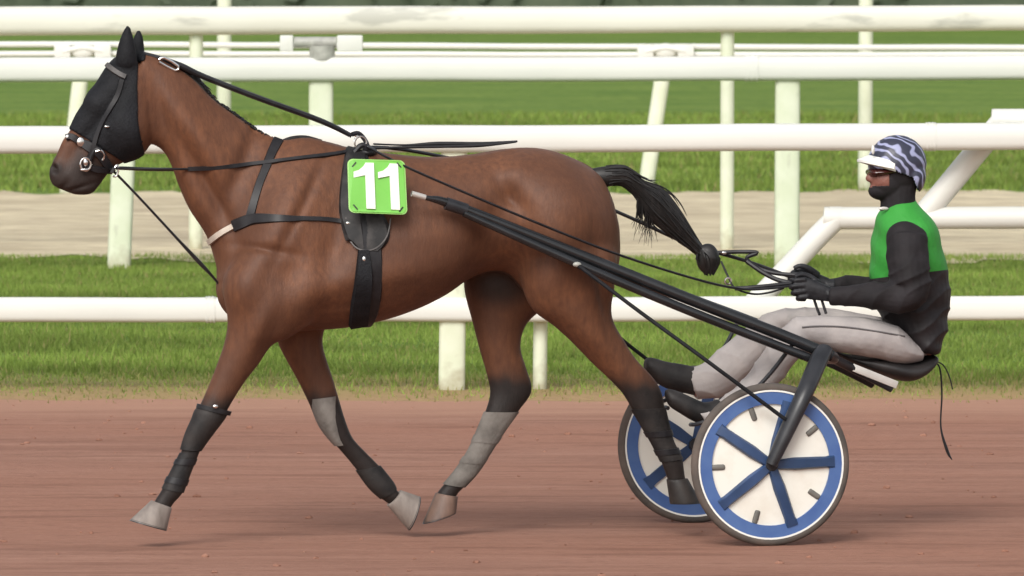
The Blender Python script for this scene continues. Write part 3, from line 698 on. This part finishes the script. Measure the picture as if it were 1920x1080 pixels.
# overcheck from poll to saddle
oc = obj('overcheck', [tube([P(268, 101, 0), P(300, 110, .01), P(340, 124, .02), P(380, 143, .02), P(480, 182, .02), P(600, 226, .02), P(658, 254, .02)], [.014, .016, .018, .017, .0165, .016, .013], 8, 5, .75)], M['black_strap'], harness)
obj('buckle', [tube([P(298, 112, .045), P(308, 108, .045), P(334, 124, .045), P(328, 132, .045), P(298, 116, .045)], .006, 8, 2)], M['metal'], oc)
obj('back_strap', [tube([P(700, 278, .02), P(770, 276, .02), P(830, 275, .02), P(900, 273, .02), P(968, 266, .02)], [.006, .006, .006, .007, .004], 8), tube([P(700, 270, .0), P(760, 272, .0), P(820, 270, .0), P(900, 270, 0), P(970, 265, 0)], [.004, .004, .010, .009, .004], 8)], M['black_strap'], harness)
# bridle
def on_head(px, r, lift=.012):
    return tube([surf(u, v)[0]+surf(u, v)[1]*lift for u, v in [tuple(x) for x in crom(px, 4)]], r, 8, 1)
bd = obj('bridle', [on_horse([(228, 150), (216, 190), (200, 222), (186, 250), (172, 285), (162, 305)], .022, .008, 8, lift=.010, sm=2), on_horse([(127, 260), (136, 257), (152, 267), (170, 276), (186, 286), (198, 304), (208, 318)], [.028, .028, .03, .045, .04, .036, .03], .010, 8, lift=.008, sm=2),
    on_horse([(160, 308), (176, 316), (196, 318), (210, 318)], .026, .008, 8, lift=.008, sm=2), on_head([(168, 300), (177, 282), (187, 279), (195, 292)], .010)], M['black_strap'], harness)
obj('browband', [on_horse([(205, 125), (214, 133), (224, 140), (235, 145)], .022, .008, 8, lift=.012, sm=2)], M['seam'], harness)
bit = [ellipsoid(surf(150, 266)[0]+NEAR*.02, [FWD*.017, UP*.02, NEAR*.006]), ellipsoid(surf(199, 237)[0]+NEAR*.022, [FWD*.012, UP*.005, NEAR*.005]), ellipsoid(surf(126, 257)[0]+NEAR*.02, [FWD*.012, UP*.012, NEAR*.006])]
bc = surf(159, 308)[0]+NEAR*.02
bit.append(tube([bc + FWD*(.022*math.cos(a)) + UP*(.026*math.sin(a)) for a in [2*math.pi*i/10 for i in range(11)]], .0045, 8, 2))
bit.append(ellipsoid(bc+UP*.008, [FWD*.011, UP*.016, NEAR*.008])); bit.append(ellipsoid(bc-UP*.022+FWD*.004, [FWD*.02, UP*.007, NEAR*.008]))
bit.append(tube([surf(178, 284)[0]+NEAR*.018, surf(188, 282)[0]+NEAR*.018, surf(194, 292)[0]+NEAR*.018, surf(191, 300)[0]+NEAR*.018], .005, 8, 3))
bit.append(tube([P(213, 318, .07), P(219, 310, .07), P(222, 316, .07), P(218, 330, .07), P(212, 330, .07)], .005, 8, 3))
for q, nm in zip(bit, ('buckle', 'stud', 'buckle', 'bit_ring', 'cheek_plate', 'cheek_bar', 'hook', 'rein_ring')): obj(nm, [q], M['metal'], bd)
obj('martingale', [tube([P(206, 316, .06), P(222, 330, .06), P(270, 380, .06), P(330, 445, .06), P(372, 490, .06), P(398, 518, .06), P(420, 545, .05)], [.008, .009, .009, .010, .015, .010, .005], 8, 5, .6)], M['black_strap'], harness)
# number plate
plate = thing('number_plate', 'bright green square plate with white number 11 on the horse flank', 'number plate', P(708, 400, .33))
pc = [P(651, 298, .30), P(759, 301, .335), P(764, 403, .375), P(654, 399, .345)]
def PL(s, t, off=0.0):
    a = pc[0].lerp(pc[1], s); b = pc[3].lerp(pc[2], s); n_ = (pc[1]-pc[0]).cross(pc[3]-pc[0]).normalized()
    if n_.dot(NEAR) < 0: n_ = -n_
    bulge = .010*(1-(2*s-1)**2)
    return b.lerp(a, t) + n_*(off+bulge)
def plate_poly(poly, o0, o1):
    n = len(poly); V = [PL(s, t, o1) for s, t in poly]+[PL(s, t, o0) for s, t in poly]
    return V, [tuple(range(n)), tuple(range(2*n-1, n-1, -1))]+[(i, (i+1) % n, n+(i+1) % n, n+i) for i in range(n)]
def rrect(m, r, k=6):
    out = []
    for cx, cy, a0 in ((1-m-r, 1-m-r, 0), (m+r, 1-m-r, 90), (m+r, m+r, 180), (1-m-r, m+r, 270)):
        for i in range(k+1): a = R(a0+90*i/k); out.append((cx+r*math.cos(a), cy+r*math.sin(a)))
    return out
def plate_band(s0, s1, t0, t1, o0, o1, k=8):
    return [plate_poly([(s0+(s1-s0)*i/k, t0), (s0+(s1-s0)*(i+1)/k, t0), (s0+(s1-s0)*(i+1)/k, t1), (s0+(s1-s0)*i/k, t1)], o0, o1) for i in range(k)]
def split_poly(poly, k=7):     # columns so the sheet follows the gentle bend
    return plate_poly(poly, 0, .006)
obj('edging', [plate_poly(rrect(0, .10), -.004, .003)], M['plate_edge'], plate, smooth=False)
obj('panel', [plate_poly(rrect(.022, .085), -.003, .0055)], M['green'], plate, smooth=False)
for s0 in (.10, .50):
    d = [(s0+.20, .08), (s0+.355, .08), (s0+.355, .93), (s0+.21, .93), (s0+.17, .86), (s0+.09, .79), (s0+.0, .76), (s0+.0, .65), (s0+.20, .70)]
    if s0 > .3: d = [(min(x+.02, .95), y) for x, y in d]
    obj('digit', [plate_poly(d, .0, .0063)], M['white'], plate, smooth=False)
for (s, t, ds) in ((.11, .90, 1), (.89, .90, -1), (.11, .10, -1), (.89, .10, 1)):
    pl_ = [(s-.04, t-.045*ds), (s-.02, t-.055*ds), (s+.045, t+.03*ds), (s+.03, t+.045*ds)]
    obj('slit', [plate_poly(pl_, .0, .0072)], M['black_strap'], plate, smooth=False)

# ================================================================== SULKY
sulky = thing('sulky', 'light two-wheeled racing sulky with blue and white disc wheels and black shafts', 'sulky', ORG)
hubN = P(1444, 871, .64); WR = hubN.z - .002
hubF = mirror(hubN)
def wheel(hub, outer):
    ax = NEAR*outer
    def ringpts(r, off, n=72): return [hub + FWD*(r*math.cos(2*math.pi*i/n)) + UP*(r*math.sin(2*math.pi*i/n)) + ax*off for i in range(n)]
    def annulus(r0, r1, th, n=72): return loft([ringpts(r0, th, n), ringpts(r1, th, n), ringpts(r1, -th, n), ringpts(r0, -th, n)], closed=True)
    wr = obj('wheel', [annulus(WR*.745, WR*.905, .016)], M['blue'], sulky)
    prof = []
    for i in range(12):
        a = 2*math.pi*i/12; prof.append((WR-.021+.021*math.cos(a), .021*math.sin(a)))
    n = 72; rings = [[hub + (FWD*math.cos(2*math.pi*i/n)+UP*math.sin(2*math.pi*i/n))*r + ax*o for r, o in prof] for i in range(n)]
    obj('tyre', [loft(rings, closed=True)], M['tyre'], wr)
    obj('rim_line', [annulus(WR*.895, WR*.925, .019)], M['white'], wr)
    obj('disc', [loft([ringpts(WR*.765, .006), ringpts(WR*.08, .016), ringpts(WR*.08, -.016), ringpts(WR*.765, -.006)], closed=True)], M['disc'], wr)
    for k in range(5):
        a = R(2+72*k); d = -FWD*math.cos(a)+UP*math.sin(a); s = -FWD*(-math.sin(a))+UP*math.cos(a)
        V = []
        for r, hw, off in ((.02, .020, .026), (.10, .026, .028), (WR*.70, .023, .022), (WR*.80, .030, .015)):
            V.append([hub+d*r+s*hw+ax*(off-.004), hub+d*r+s*hw*.7+ax*(off+.006), hub+d*r-s*hw*.7+ax*(off+.006), hub+d*r-s*hw+ax*(off-.004), hub+d*r-s*hw-ax*.02, hub+d*r+s*hw-ax*.02])
        obj('spoke', [loft(V)], M['blue_dark'], wr)
        a = R(38+72*k); d = -FWD*math.cos(a)+UP*math.sin(a)
        obj('vent_slot', [tube([hub+d*(WR*.58)+ax*.0095, hub+d*(WR*.60)+ax*.0095, hub+d*(WR*.725)+ax*.0075, hub+d*(WR*.74)+ax*.0075], [.007, .012, .012, .008], 10, 3, .6, upv=ax)], M['slot'], wr)
    obj('hub', [loft([[hub+(FWD*math.cos(2*math.pi*i/20)+UP*math.sin(2*math.pi*i/20))*r+ax*o for i in range(20)] for r, o in ((.03, -.04), (.03, .028), (.024, .036), (.011, .038), (.011, .046))])], M['frame'], wr)
wheel(hubN, 1); wheel(hubF, -1)
shaftN = [P(772, 363, .375), P(800, 371, .365), P(860, 388, .355), P(1100, 484, .375), P(1300, 564, .41), P(1470, 630, .44), P(1560, 668, .455)]
srad = [.010, .0105, .021, .025, .025, .025, .025]
for pts in (shaftN, [mirror(p)+UP*(.055*k/6) for k, p in enumerate(shaftN)]):
    so = obj('shaft', [tube(pts, srad, 14, 6)], M['shaft'], sulky)
    q = [pts[1].lerp(pts[2], .6), pts[2].lerp(pts[3], .06)]
    obj('collar', [tube(q, .027, 14)], M['frame'], so)
    obj('shaft_tip', [tube([pts[0], pts[0].lerp(pts[1], .9)], .0118, 12)], M['silver'], so)
# lower truss tube beside each shaft
lowN = [P(870, 400, .37), P(1100, 502, .405), P(1300, 586, .43), P(1545, 682, .455)]
for pts in (lowN,): obj('truss_tube', [tube(pts, [.015, .019, .019, .019], 12, 6)], M['shaft'], sulky)
forkN = [P(1546, 656, .50), P(1535, 676, .56), P(1508, 738, .69), P(1472, 815, .705), P(1446, 871, .70)]
for pts in (forkN, [mirror(p) for p in forkN]):
    obj('fork', [tube(pts, [.036, .040, .038, .034, .026], 16, 6, .8)], M['frame'], sulky)
inN = [P(1540, 672, .46), P(1515, 730, .58), P(1470, 820, .585), P(1447, 872, .585)]
for pts in (inN, [mirror(p) for p in inN]): obj('fork', [tube(pts, [.022, .022, .018, .014], 12, 6)], M['frame'], sulky)
a = P(1552, 664, .47); obj('crossbar', [tube([a, P(1560, 672, .3), mirror(P(1560, 672, .3)), mirror(a)], .024, 14, 6)], M['frame'], sulky)
for s in (1, -1):
    pts = [P(1545, 664, .30), P(1590, 686, .17), P(1640, 711, .15), P(1673, 728, .15)]
    if s < 0: pts = [mirror(p) for p in pts]
    ro = obj('seat_rail', [tube(pts, .020, 12, 5)], M['frame'], sulky)
    q = [P(1597, 688, .17), P(1682, 722, .17)]
    if s < 0: q = [mirror(p) for p in q]
    dd = (q[1]-q[0]); obj('plate', [box((q[0]+q[1])/2, [dd/2, NEAR*.008, dd.cross(NEAR).normalized()*.016])], M['silver'], ro, bevel=.003)
seatm = [(1556,655,1560,664,0,.08),(1590,664,1596,684,0,.15),(1640,668,1646,702,0,.19),(1688,676,1692,714,0,.20),(1718,674,1722,702,0,.185),(1742,664,1746,680,0,.13),(1748,668,1749,674,0,.06)]
obj('seat', [limb(seatm, 4, 28, power=.8)], M['seat'], sulky)
stayN = [P(1082, 496, .42), P(1200, 585, .56), P(1330, 680, .71), P(1472, 786, .715)]
for pts in (stayN, [mirror(p) for p in stayN]):
    so = obj('stay', [tube(pts, .0085, 8, 4)], M['black_fabric'], sulky)
    obj('fitting', [ellipsoid(pts[0], [FWD*.018, UP*.011, NEAR*.012])], M['grey_clamp'], so)
footN = [P(1486, 646, .42), P(1432, 714, .36), P(1362, 774, .34), P(1310, 794, .30), P(1296, 796, .24), P(1296, 796, .16)]
for pts in (footN, [mirror(p)+UP*.05+FWD*.02 for p in footN]): obj('footrest', [tube(pts, .009, 10, 5)], M['frame'], sulky)
obj('hanging_strap', [tube([P(1748, 676, -.02), P(1762, 690, -.02), P(1766, 740, -.02), P(1764, 800, -.02), P(1776, 845, -.02), P(1785, 862, -.02)], [.004, .004, .004, .004, .007, .002], 8, 5), tube([P(1750, 676, -.06), P(1768, 684, -.06), P(1780, 706, -.06), P(1786, 730, -.06)], .003, 8, 4)], M['black_strap'], sulky)

# ================================================================== DRIVER
drv = thing('person', 'driver in green and black silks and striped helmet, seated on the sulky holding reins', 'person', P(1650, 690, 0))
tor = [(1655,388,1716,370,0,.07),(1648,400,1724,384,0,.105),(1641,424,1744,412,0,.175),(1637,450,1757,442,0,.20),(1633,490,1771,493,0,.195),(1634,530,1781,540,0,.185),(1648,580,1777,594,0,.185),(1670,616,1768,636,0,.192),(1690,643,1758,658,0,.19),(1706,657,1744,668,0,.16)]
def arm(s, sh, el, wr, grow=0):
    S = P(sh[0], sh[1], sh[2]); E = P(*el); Wp = P(*wr); return [S, S.lerp(E, .5)+NEAR*.012*s, E, E.lerp(Wp, .5), Wp]
armN = arm(1, (1700, 448, .185), (1703, 552, .265), (1556, 556, .17)); armF = arm(-1, (1700, 440, -.185), (1700, 545, -.265), (1554, 536, -.15))
slv = [.088, .094, .080, .057, .037]
thN = [(1718,640,1730,678,.10,.06),(1682,612,1694,683,.13,.09),(1636,597,1640,672,.155,.092),(1567,592,1578,662,.18,.086),(1520,592,1530,650,.195,.078),(1494,594,1502,640,.20,.068),(1482,604,1488,628,.20,.04)]
shN = [(1484,598,1522,640,.20,.062),(1462,622,1508,652,.205,.07),(1430,660,1486,684,.21,.075),(1389,716,1452,728,.215,.078),(1345,752,1400,775,.22,.07),(1322,764,1362,792,.225,.062),(1296,760,1326,802,.225,.060)]
thF = [(1718,628,1730,670,-.10,.06),(1680,602,1690,672,-.13,.09),(1567,580,1575,650,-.17,.086),(1490,576,1500,632,-.195,.078),(1452,581,1460,624,-.20,.066),(1436,594,1442,614,-.20,.04)]
shF = [(1440,584,1476,630,-.20,.062),(1410,606,1456,648,-.205,.07),(1375,634,1428,682,-.21,.075),(1340,662,1388,722,-.215,.075),(1312,682,1356,744,-.22,.068),(1280,690,1306,752,-.225,.062)]
hd = [ellipsoid(P(1684, 312, 0), [FWD*.098, UP*.105, NEAR*.078]), ellipsoid(P(1662, 336, 0), [FWD*.072, UP*.075, NEAR*.064]), ellipsoid(P(1652, 358, 0), [FWD*.052, UP*.034, NEAR*.05]),
      limb([(1632,322,1640,322,0,.010),(1622,333,1640,336,0,.016),(1626,341,1640,342,0,.014)], 3, 12), ellipsoid(P(1635, 351, 0), [FWD*.012, UP*.006, NEAR*.026]), ellipsoid(P(1636, 358, 0), [FWD*.012, UP*.007, NEAR*.024]),
      tube([P(1690, 350, 0), P(1690, 395, 0)], [.058, .064], 16)]
for s in (1, -1): hd.append(ellipsoid(P(1692, 332, .068*s), [FWD*.017, UP*.03, NEAR*.012]))
def hand(wr, s, dv):
    """gloved left hand (s=1) closed on the reins: palm, four unequal fingers, thumb"""
    u, v, l = wr
    prt = [limb([(u+4, v-15, u+4, v+14, l, .024), (u-18, v-24, u-14, v+12, l, .02), (u-40, v-32, u-34, v+10, l-.005*s, .017), (u-50, v-30, u-44, v+8, l-.008*s, .015)], 3, 14)]
    for i, (du, dvv, ln) in enumerate(((-47, -28, 19), (-50, -17, 22), (-48, -6, 20), (-43, 4, 15))):
        a = P(u+du+6, v+dvv, l); b = P(u+du-ln*.75, v+dvv+2, l-.008*s); c = P(u+du-ln*.8, v+dvv+5, l-.042*s); d = P(u+du+2, v+dvv+6, l-.05*s)
        prt.append(tube([a, b, c, d], [.0115, .0105, .0095, .008], 10, 4))
    prt.append(tube([P(u-16, v-20, l-.02*s), P(u-34, v-33, l-.03*s), P(u-50, v-37, l-.03*s), P(u-62, v-33, l-.024*s)], [.0145, .013, .0115, .009], 10, 4))
    return prt
WN = (1552, 552, .165); WF = (1550, 536, -.145)
bodyp = hd + [limb(tor, 3, 20, grow=-.02)] + [tube(armN, [.05, .048, .042, .036, .027], 14, 4), tube(armF, [.05, .048, .042, .036, .027], 14, 4)] + [limb(x, 3, 16, grow=-.018) for x in (thN, shN, thF, shF)]
for wv, s in ((WN, 1), (WF, -1)):
    bodyp.append(limb([(wv[0]+4, wv[1]-10, wv[0]+4, wv[1]+9, wv[2], .017), (wv[0]-40, wv[1]-22, wv[0]-34, wv[1]+3, wv[2]-.004*s, .010)], 3, 12))
mesh_obj('body', union_mesh('body', bodyp, .006, 3), M['skin'], drv)
jm = union_mesh('jacket', [limb(tor, 4, 28)] + [ellipsoid(armN[0]-NEAR*.03, [FWD*.075, UP*.07, NEAR*.08]), ellipsoid(armF[0]+NEAR*.03, [FWD*.075, UP*.07, NEAR*.08])], .006, 5)
def folds(me, fn):
    a = arr(me); n_ = np.empty(len(a)*3); me.vertex_normals.foreach_get('vector', n_); n_ = n_.reshape(-1, 3); u, v, l = projarr(a)
    a = a + n_*fn(u, v, l)[:, None]; me.vertices.foreach_set('co', a.ravel()); me.update()
def ridge(x): return 1-np.abs(np.sin(x))**.6
folds(jm, lambda u, v, l: .010*sstep(v, 470, 600)*(ridge(v*.085+u*.035+np.sin(u*.05)*1.2+l*6)-.45) + .006*(np.sin(u*.07-v*.05+l*9)*np.sin(v*.06+1)))
ja = arr(jm); ju, jv, jl = projarr(ja); pan = np.clip(.5 + (516 - (ju-1690)*.12 - jv + 0*jl)/10, 0, 1)
at = jm.attributes.new('panel', 'FLOAT', 'POINT'); at.data.foreach_set('value', pan.astype(np.float32))
jk = mesh_obj('jacket', jm, M['jacket'], drv)
def wrinkle(pts, rad, s0):
    pp = [Vector(r[:3]) for r in crom([[*p] for p in pts], 8)]; rr = crom([[r] for r in rad], 8)[:, 0]
    rr = [r*(1+.012*math.sin(i*1.7+s0)+.022*math.sin(i*.7+s0)) for i, r in enumerate(rr)]; return tube(pp, rr, 18, 1)
for ar_, s0 in ((armN, 0), (armF, 2)):
    slm = union_mesh('sleeve', [wrinkle(ar_, slv, s0), ellipsoid(ar_[0], [FWD*.088, UP*.075, NEAR*.075]), ellipsoid(ar_[2], [FWD*.066, UP*.066, NEAR*.066])], .006, 4)
    folds(slm, lambda u, v, l: .009*sstep(v, 450, 520)*(ridge(u*.06+v*.075+np.sin(v*.06+s0)*1.1)-.45)*sstep(u, 1560, 1600) + .005*np.sin(u*.08+v*.05+s0)*np.sin(v*.07))
    mesh_obj('sleeve', slm, M['sleeve'], jk)
tm = union_mesh('trousers', [limb(x, 4, 20) for x in (thN, shN, thF, shF)] + [ellipsoid(P(1716, 645, 0), [FWD*.07, UP*.06, NEAR*.165])] + [ellipsoid(P(1498, 616, .2), [FWD*.05, UP*.05, NEAR*.062]), ellipsoid(P(1454, 603, -.2), [FWD*.05, UP*.05, NEAR*.062])], .006, 4)
folds(tm, lambda u, v, l: .0065*(ridge(u*.042-v*.06+np.sin(u*.03+v*.02)*1.5+l*5)-.45)*(.35+.65*np.maximum(sstep(u, 1640, 1700), 1-sstep(u, 1480, 1540))) + .003*np.sin(u*.035+v*.05)*np.sin(v*.05+l*8))
tbv = BVHTree.FromPolygons([tuple(x) for x in arr(tm)], [tuple(p.vertices) for p in tm.polygons])
tro = mesh_obj('trousers', tm, M['trouser'], drv)
def on_tr(px, r):
    pts = []
    for u, v in crom(px, 6):
        loc, nor, i, dd = tbv.ray_cast(CAMP, ray(u, v).normalized())
        pts.append((loc + nor*.001) if loc else P(u, v, .25))
    for _ in range(2): pts = [pts[0]]+[(pts[i-1]+pts[i]*2+pts[i+1])/4 for i in range(1, len(pts)-1)]+[pts[-1]]
    return tube(pts, r, 6, 1)
obj('piping', [on_tr([(1504, 614), (1530, 612), (1580, 613), (1640, 621), (1696, 631)], .0045)], M['piping'], tro)
def boot(sec):
    return mesh_obj('boot', union_mesh('boot', [limb(s, 4, 18) for s in sec], .005, 3), M['boot'], drv)
boot([[(1346,748,1368,782,.225,.05),(1322,754,1350,796,.225,.054),(1300,746,1324,798,.225,.054),(1278,736,1300,790,.225,.052),(1260,730,1276,776,.225,.05),(1250,730,1258,764,.225,.042),(1247,735,1251,754,.225,.026)]])
boot([[(1322,700,1342,742,-.225,.05),(1302,688,1316,744,-.225,.054),(1276,682,1286,738,-.225,.054),(1250,678,1258,732,-.225,.052),(1230,672,1234,720,-.225,.05),(1215,670,1216,704,-.225,.042),(1209,676,1209,694,-.225,.028)]])
for wv, s in ((WN, 1), (WF, -1)):
    mesh_obj('glove', union_mesh('glove', hand(wv, s, 0) + [tube([P(wv[0]+12, wv[1]+1, wv[2]), P(wv[0]-4, wv[1], wv[2])], [.034, .028], 14)], .0035, 2), M['glove'], drv)
# balaclava round jaw and neck, open at the face
bal = union_mesh('balaclava', [ellipsoid(P(1686, 320, 0), [FWD*.098, UP*.108, NEAR*.085]), ellipsoid(P(1668, 342, 0), [FWD*.086, UP*.078, NEAR*.073]), ellipsoid(P(1653, 358, 0), [FWD*.058, UP*.040, NEAR*.054]),
       tube([P(1690, 340, 0), P(1684, 370, 0), P(1686, 404, 0)], [.070, .074, .084], 18)], .005, 3)
bm = bmesh.new(); bm.from_mesh(bal); kill = []
for f in bm.faces:
    c = f.calc_center_median(); u, v = proj(c)
    if v < 296 or (u < 1668 and v < 349): kill.append(f)
bmesh.ops.delete(bm, geom=kill, context='FACES'); bm.to_mesh(bal); bm.free()
bo = mesh_obj('balaclava', bal, M['sleeve'], drv); md = bo.modifiers.new('t', 'SOLIDIFY'); md.thickness = .004
obj('chin_strap', [ellipsoid(P(1657, 391, .06), [FWD*.022, UP*.008, NEAR*.006])], M['silver'], bo)
gl = obj('goggles', [limb([(1642,312,1642,333,0,.070),(1632,315,1632,332,0,.062),(1628,318,1628,328,0,.045)], 3, 24), limb([(1678,316,1678,324,0,.086),(1656,313,1656,330,0,.084),(1638,312,1638,333,0,.071)], 3, 24)], M['goggle'], drv)
# eyes beneath the goggles
for s in (1, -1): obj('eye', [ellipsoid(P(1642, 323, .032*s), [FWD*.010, UP*.007, NEAR*.012])], M['eye'], drv)
# helmet
hm = union_mesh('helmet', [ellipsoid(P(1682, 306, 0), [FWD*.128, UP*.122, NEAR*.108]), ellipsoid(P(1706, 330, 0), [FWD*.066, UP*.085, NEAR*.10])], .005, 5)
bm = bmesh.new(); bm.from_mesh(hm); kill = []
for f in bm.faces:
    c = f.calc_center_median(); u, v = proj(c); l = (c-ORG).dot(NEAR)
    if u < 1668: lim = 311
    elif u < 1712: lim = 311+(u-1668)*.35
    else: lim = 326+(u-1712)*2.2
    if v > lim + 6: kill.append(f)
bmesh.ops.delete(bm, geom=kill, context='FACES'); bm.to_mesh(hm); bm.free()
he = mesh_obj('helmet', hm, M['helmet'], drv); md = he.modifiers.new('t', 'SOLIDIFY'); md.thickness = .014
vis = []
for i in range(13):
    a = R(-84+14*i); c0 = P(1672, 300, 0); ca = max(0, math.cos(a)); sa = math.sin(a)
    rim = c0 + FWD*(.100*ca) + NEAR*(.100*sa) - UP*(.030*(1-ca))
    out = c0 + FWD*(.100*ca+.050*ca**.8) + NEAR*(.108*sa) - UP*(.002*ca+.034*(1-ca))
    vis.append([rim+UP*.022, out+UP*.006, out-UP*.004, rim-UP*.020])
obj('visor', [loft(vis)], M['white'], he)
obj('badge', [ellipsoid(P(1637, 281, .075), [FWD*.009+NEAR*.006, UP*.02, NEAR*.012])], M['white'], he)

# ================================================================== REINS
reins = thing('reins', 'black driving reins running from the driver gloves along the horse to the bit', 'reins', P(1480, 530, 0))
obj('rein', [tube([P(1494, 534, .13), P(1440, 541, .16), P(1385, 541, .20), P(1300, 522, .26), P(1150, 474, .36), P(1000, 415, .40), P(860, 356, .39), P(760, 312, .345), P(690, 276, .10)], .009, 8, 6, .6), on_horse([(690, 278), (640, 288), (582, 295), (525, 302), (471, 308), (410, 314), (352, 317)], .018, .008, 6, sm=4),
             tube([surf(352, 317)[0]+NEAR*.006, P(322, 317, .09), P(270, 317, .08), P(218, 315, .075)], .008, 8, 5, .6)], M['black_strap'], reins)
obj('rein', [tube([P(1490, 522, -.11), P(1430, 500, -.12), P(1385, 485, -.14), P(1345, 474, -.16), P(1300, 462, -.18), P(1150, 394, -.30), P(1000, 335, -.36), P(860, 300, -.36), P(700, 276, -.12), P(560, 300, -.28), P(350, 317, -.12), P(218, 315, -.075)], .011, 8, 6, .7)], M['black_strap'], reins)
obj('handhold', [tube([P(1345, 474, -.15), P(1390, 472, -.10), P(1420, 474, -.08), P(1400, 484, -.09), P(1420, 502, -.08), P(1452, 512, -.05), P(1494, 516, -.02)], .009, 8, 5), tube([P(1400, 490, .02), P(1432, 512, .06), P(1462, 526, .09), P(1495, 532, .12)], .010, 8, 5),
                 tube([P(1352, 490, .05), P(1366, 520, .08), P(1378, 540, .10), P(1410, 551, .10), P(1440, 549, .12), P(1470, 540, .13)], .0045, 8, 5), tube([P(1378, 541, .10), P(1420, 538, .12), P(1495, 530, .13)], .009, 8, 5)], M['black_strap'], reins)
obj('loose_end', [tube([P(1526, 560, .14), P(1532, 578, .15), P(1537, 590, .17)], .006, 8, 4), tube([P(1540, 560, .15), P(1545, 576, .16), P(1549, 588, .17)], .006, 8, 4)], M['black_strap'], reins)
obj('ring', [tube([P(1365+6*math.cos(a), 527+6*math.sin(a), .09) for a in [2*math.pi*i/8 for i in range(9)]], .004, 6, 2)], M['metal'], reins)
obj('buckle', [ellipsoid(P(1358, 474, -.12), [FWD*.012, UP*.007, NEAR*.006])], M['metal'], reins)
for o in COL.objects:
    if o.name.startswith('tmp'): bpy.data.objects.remove(o)
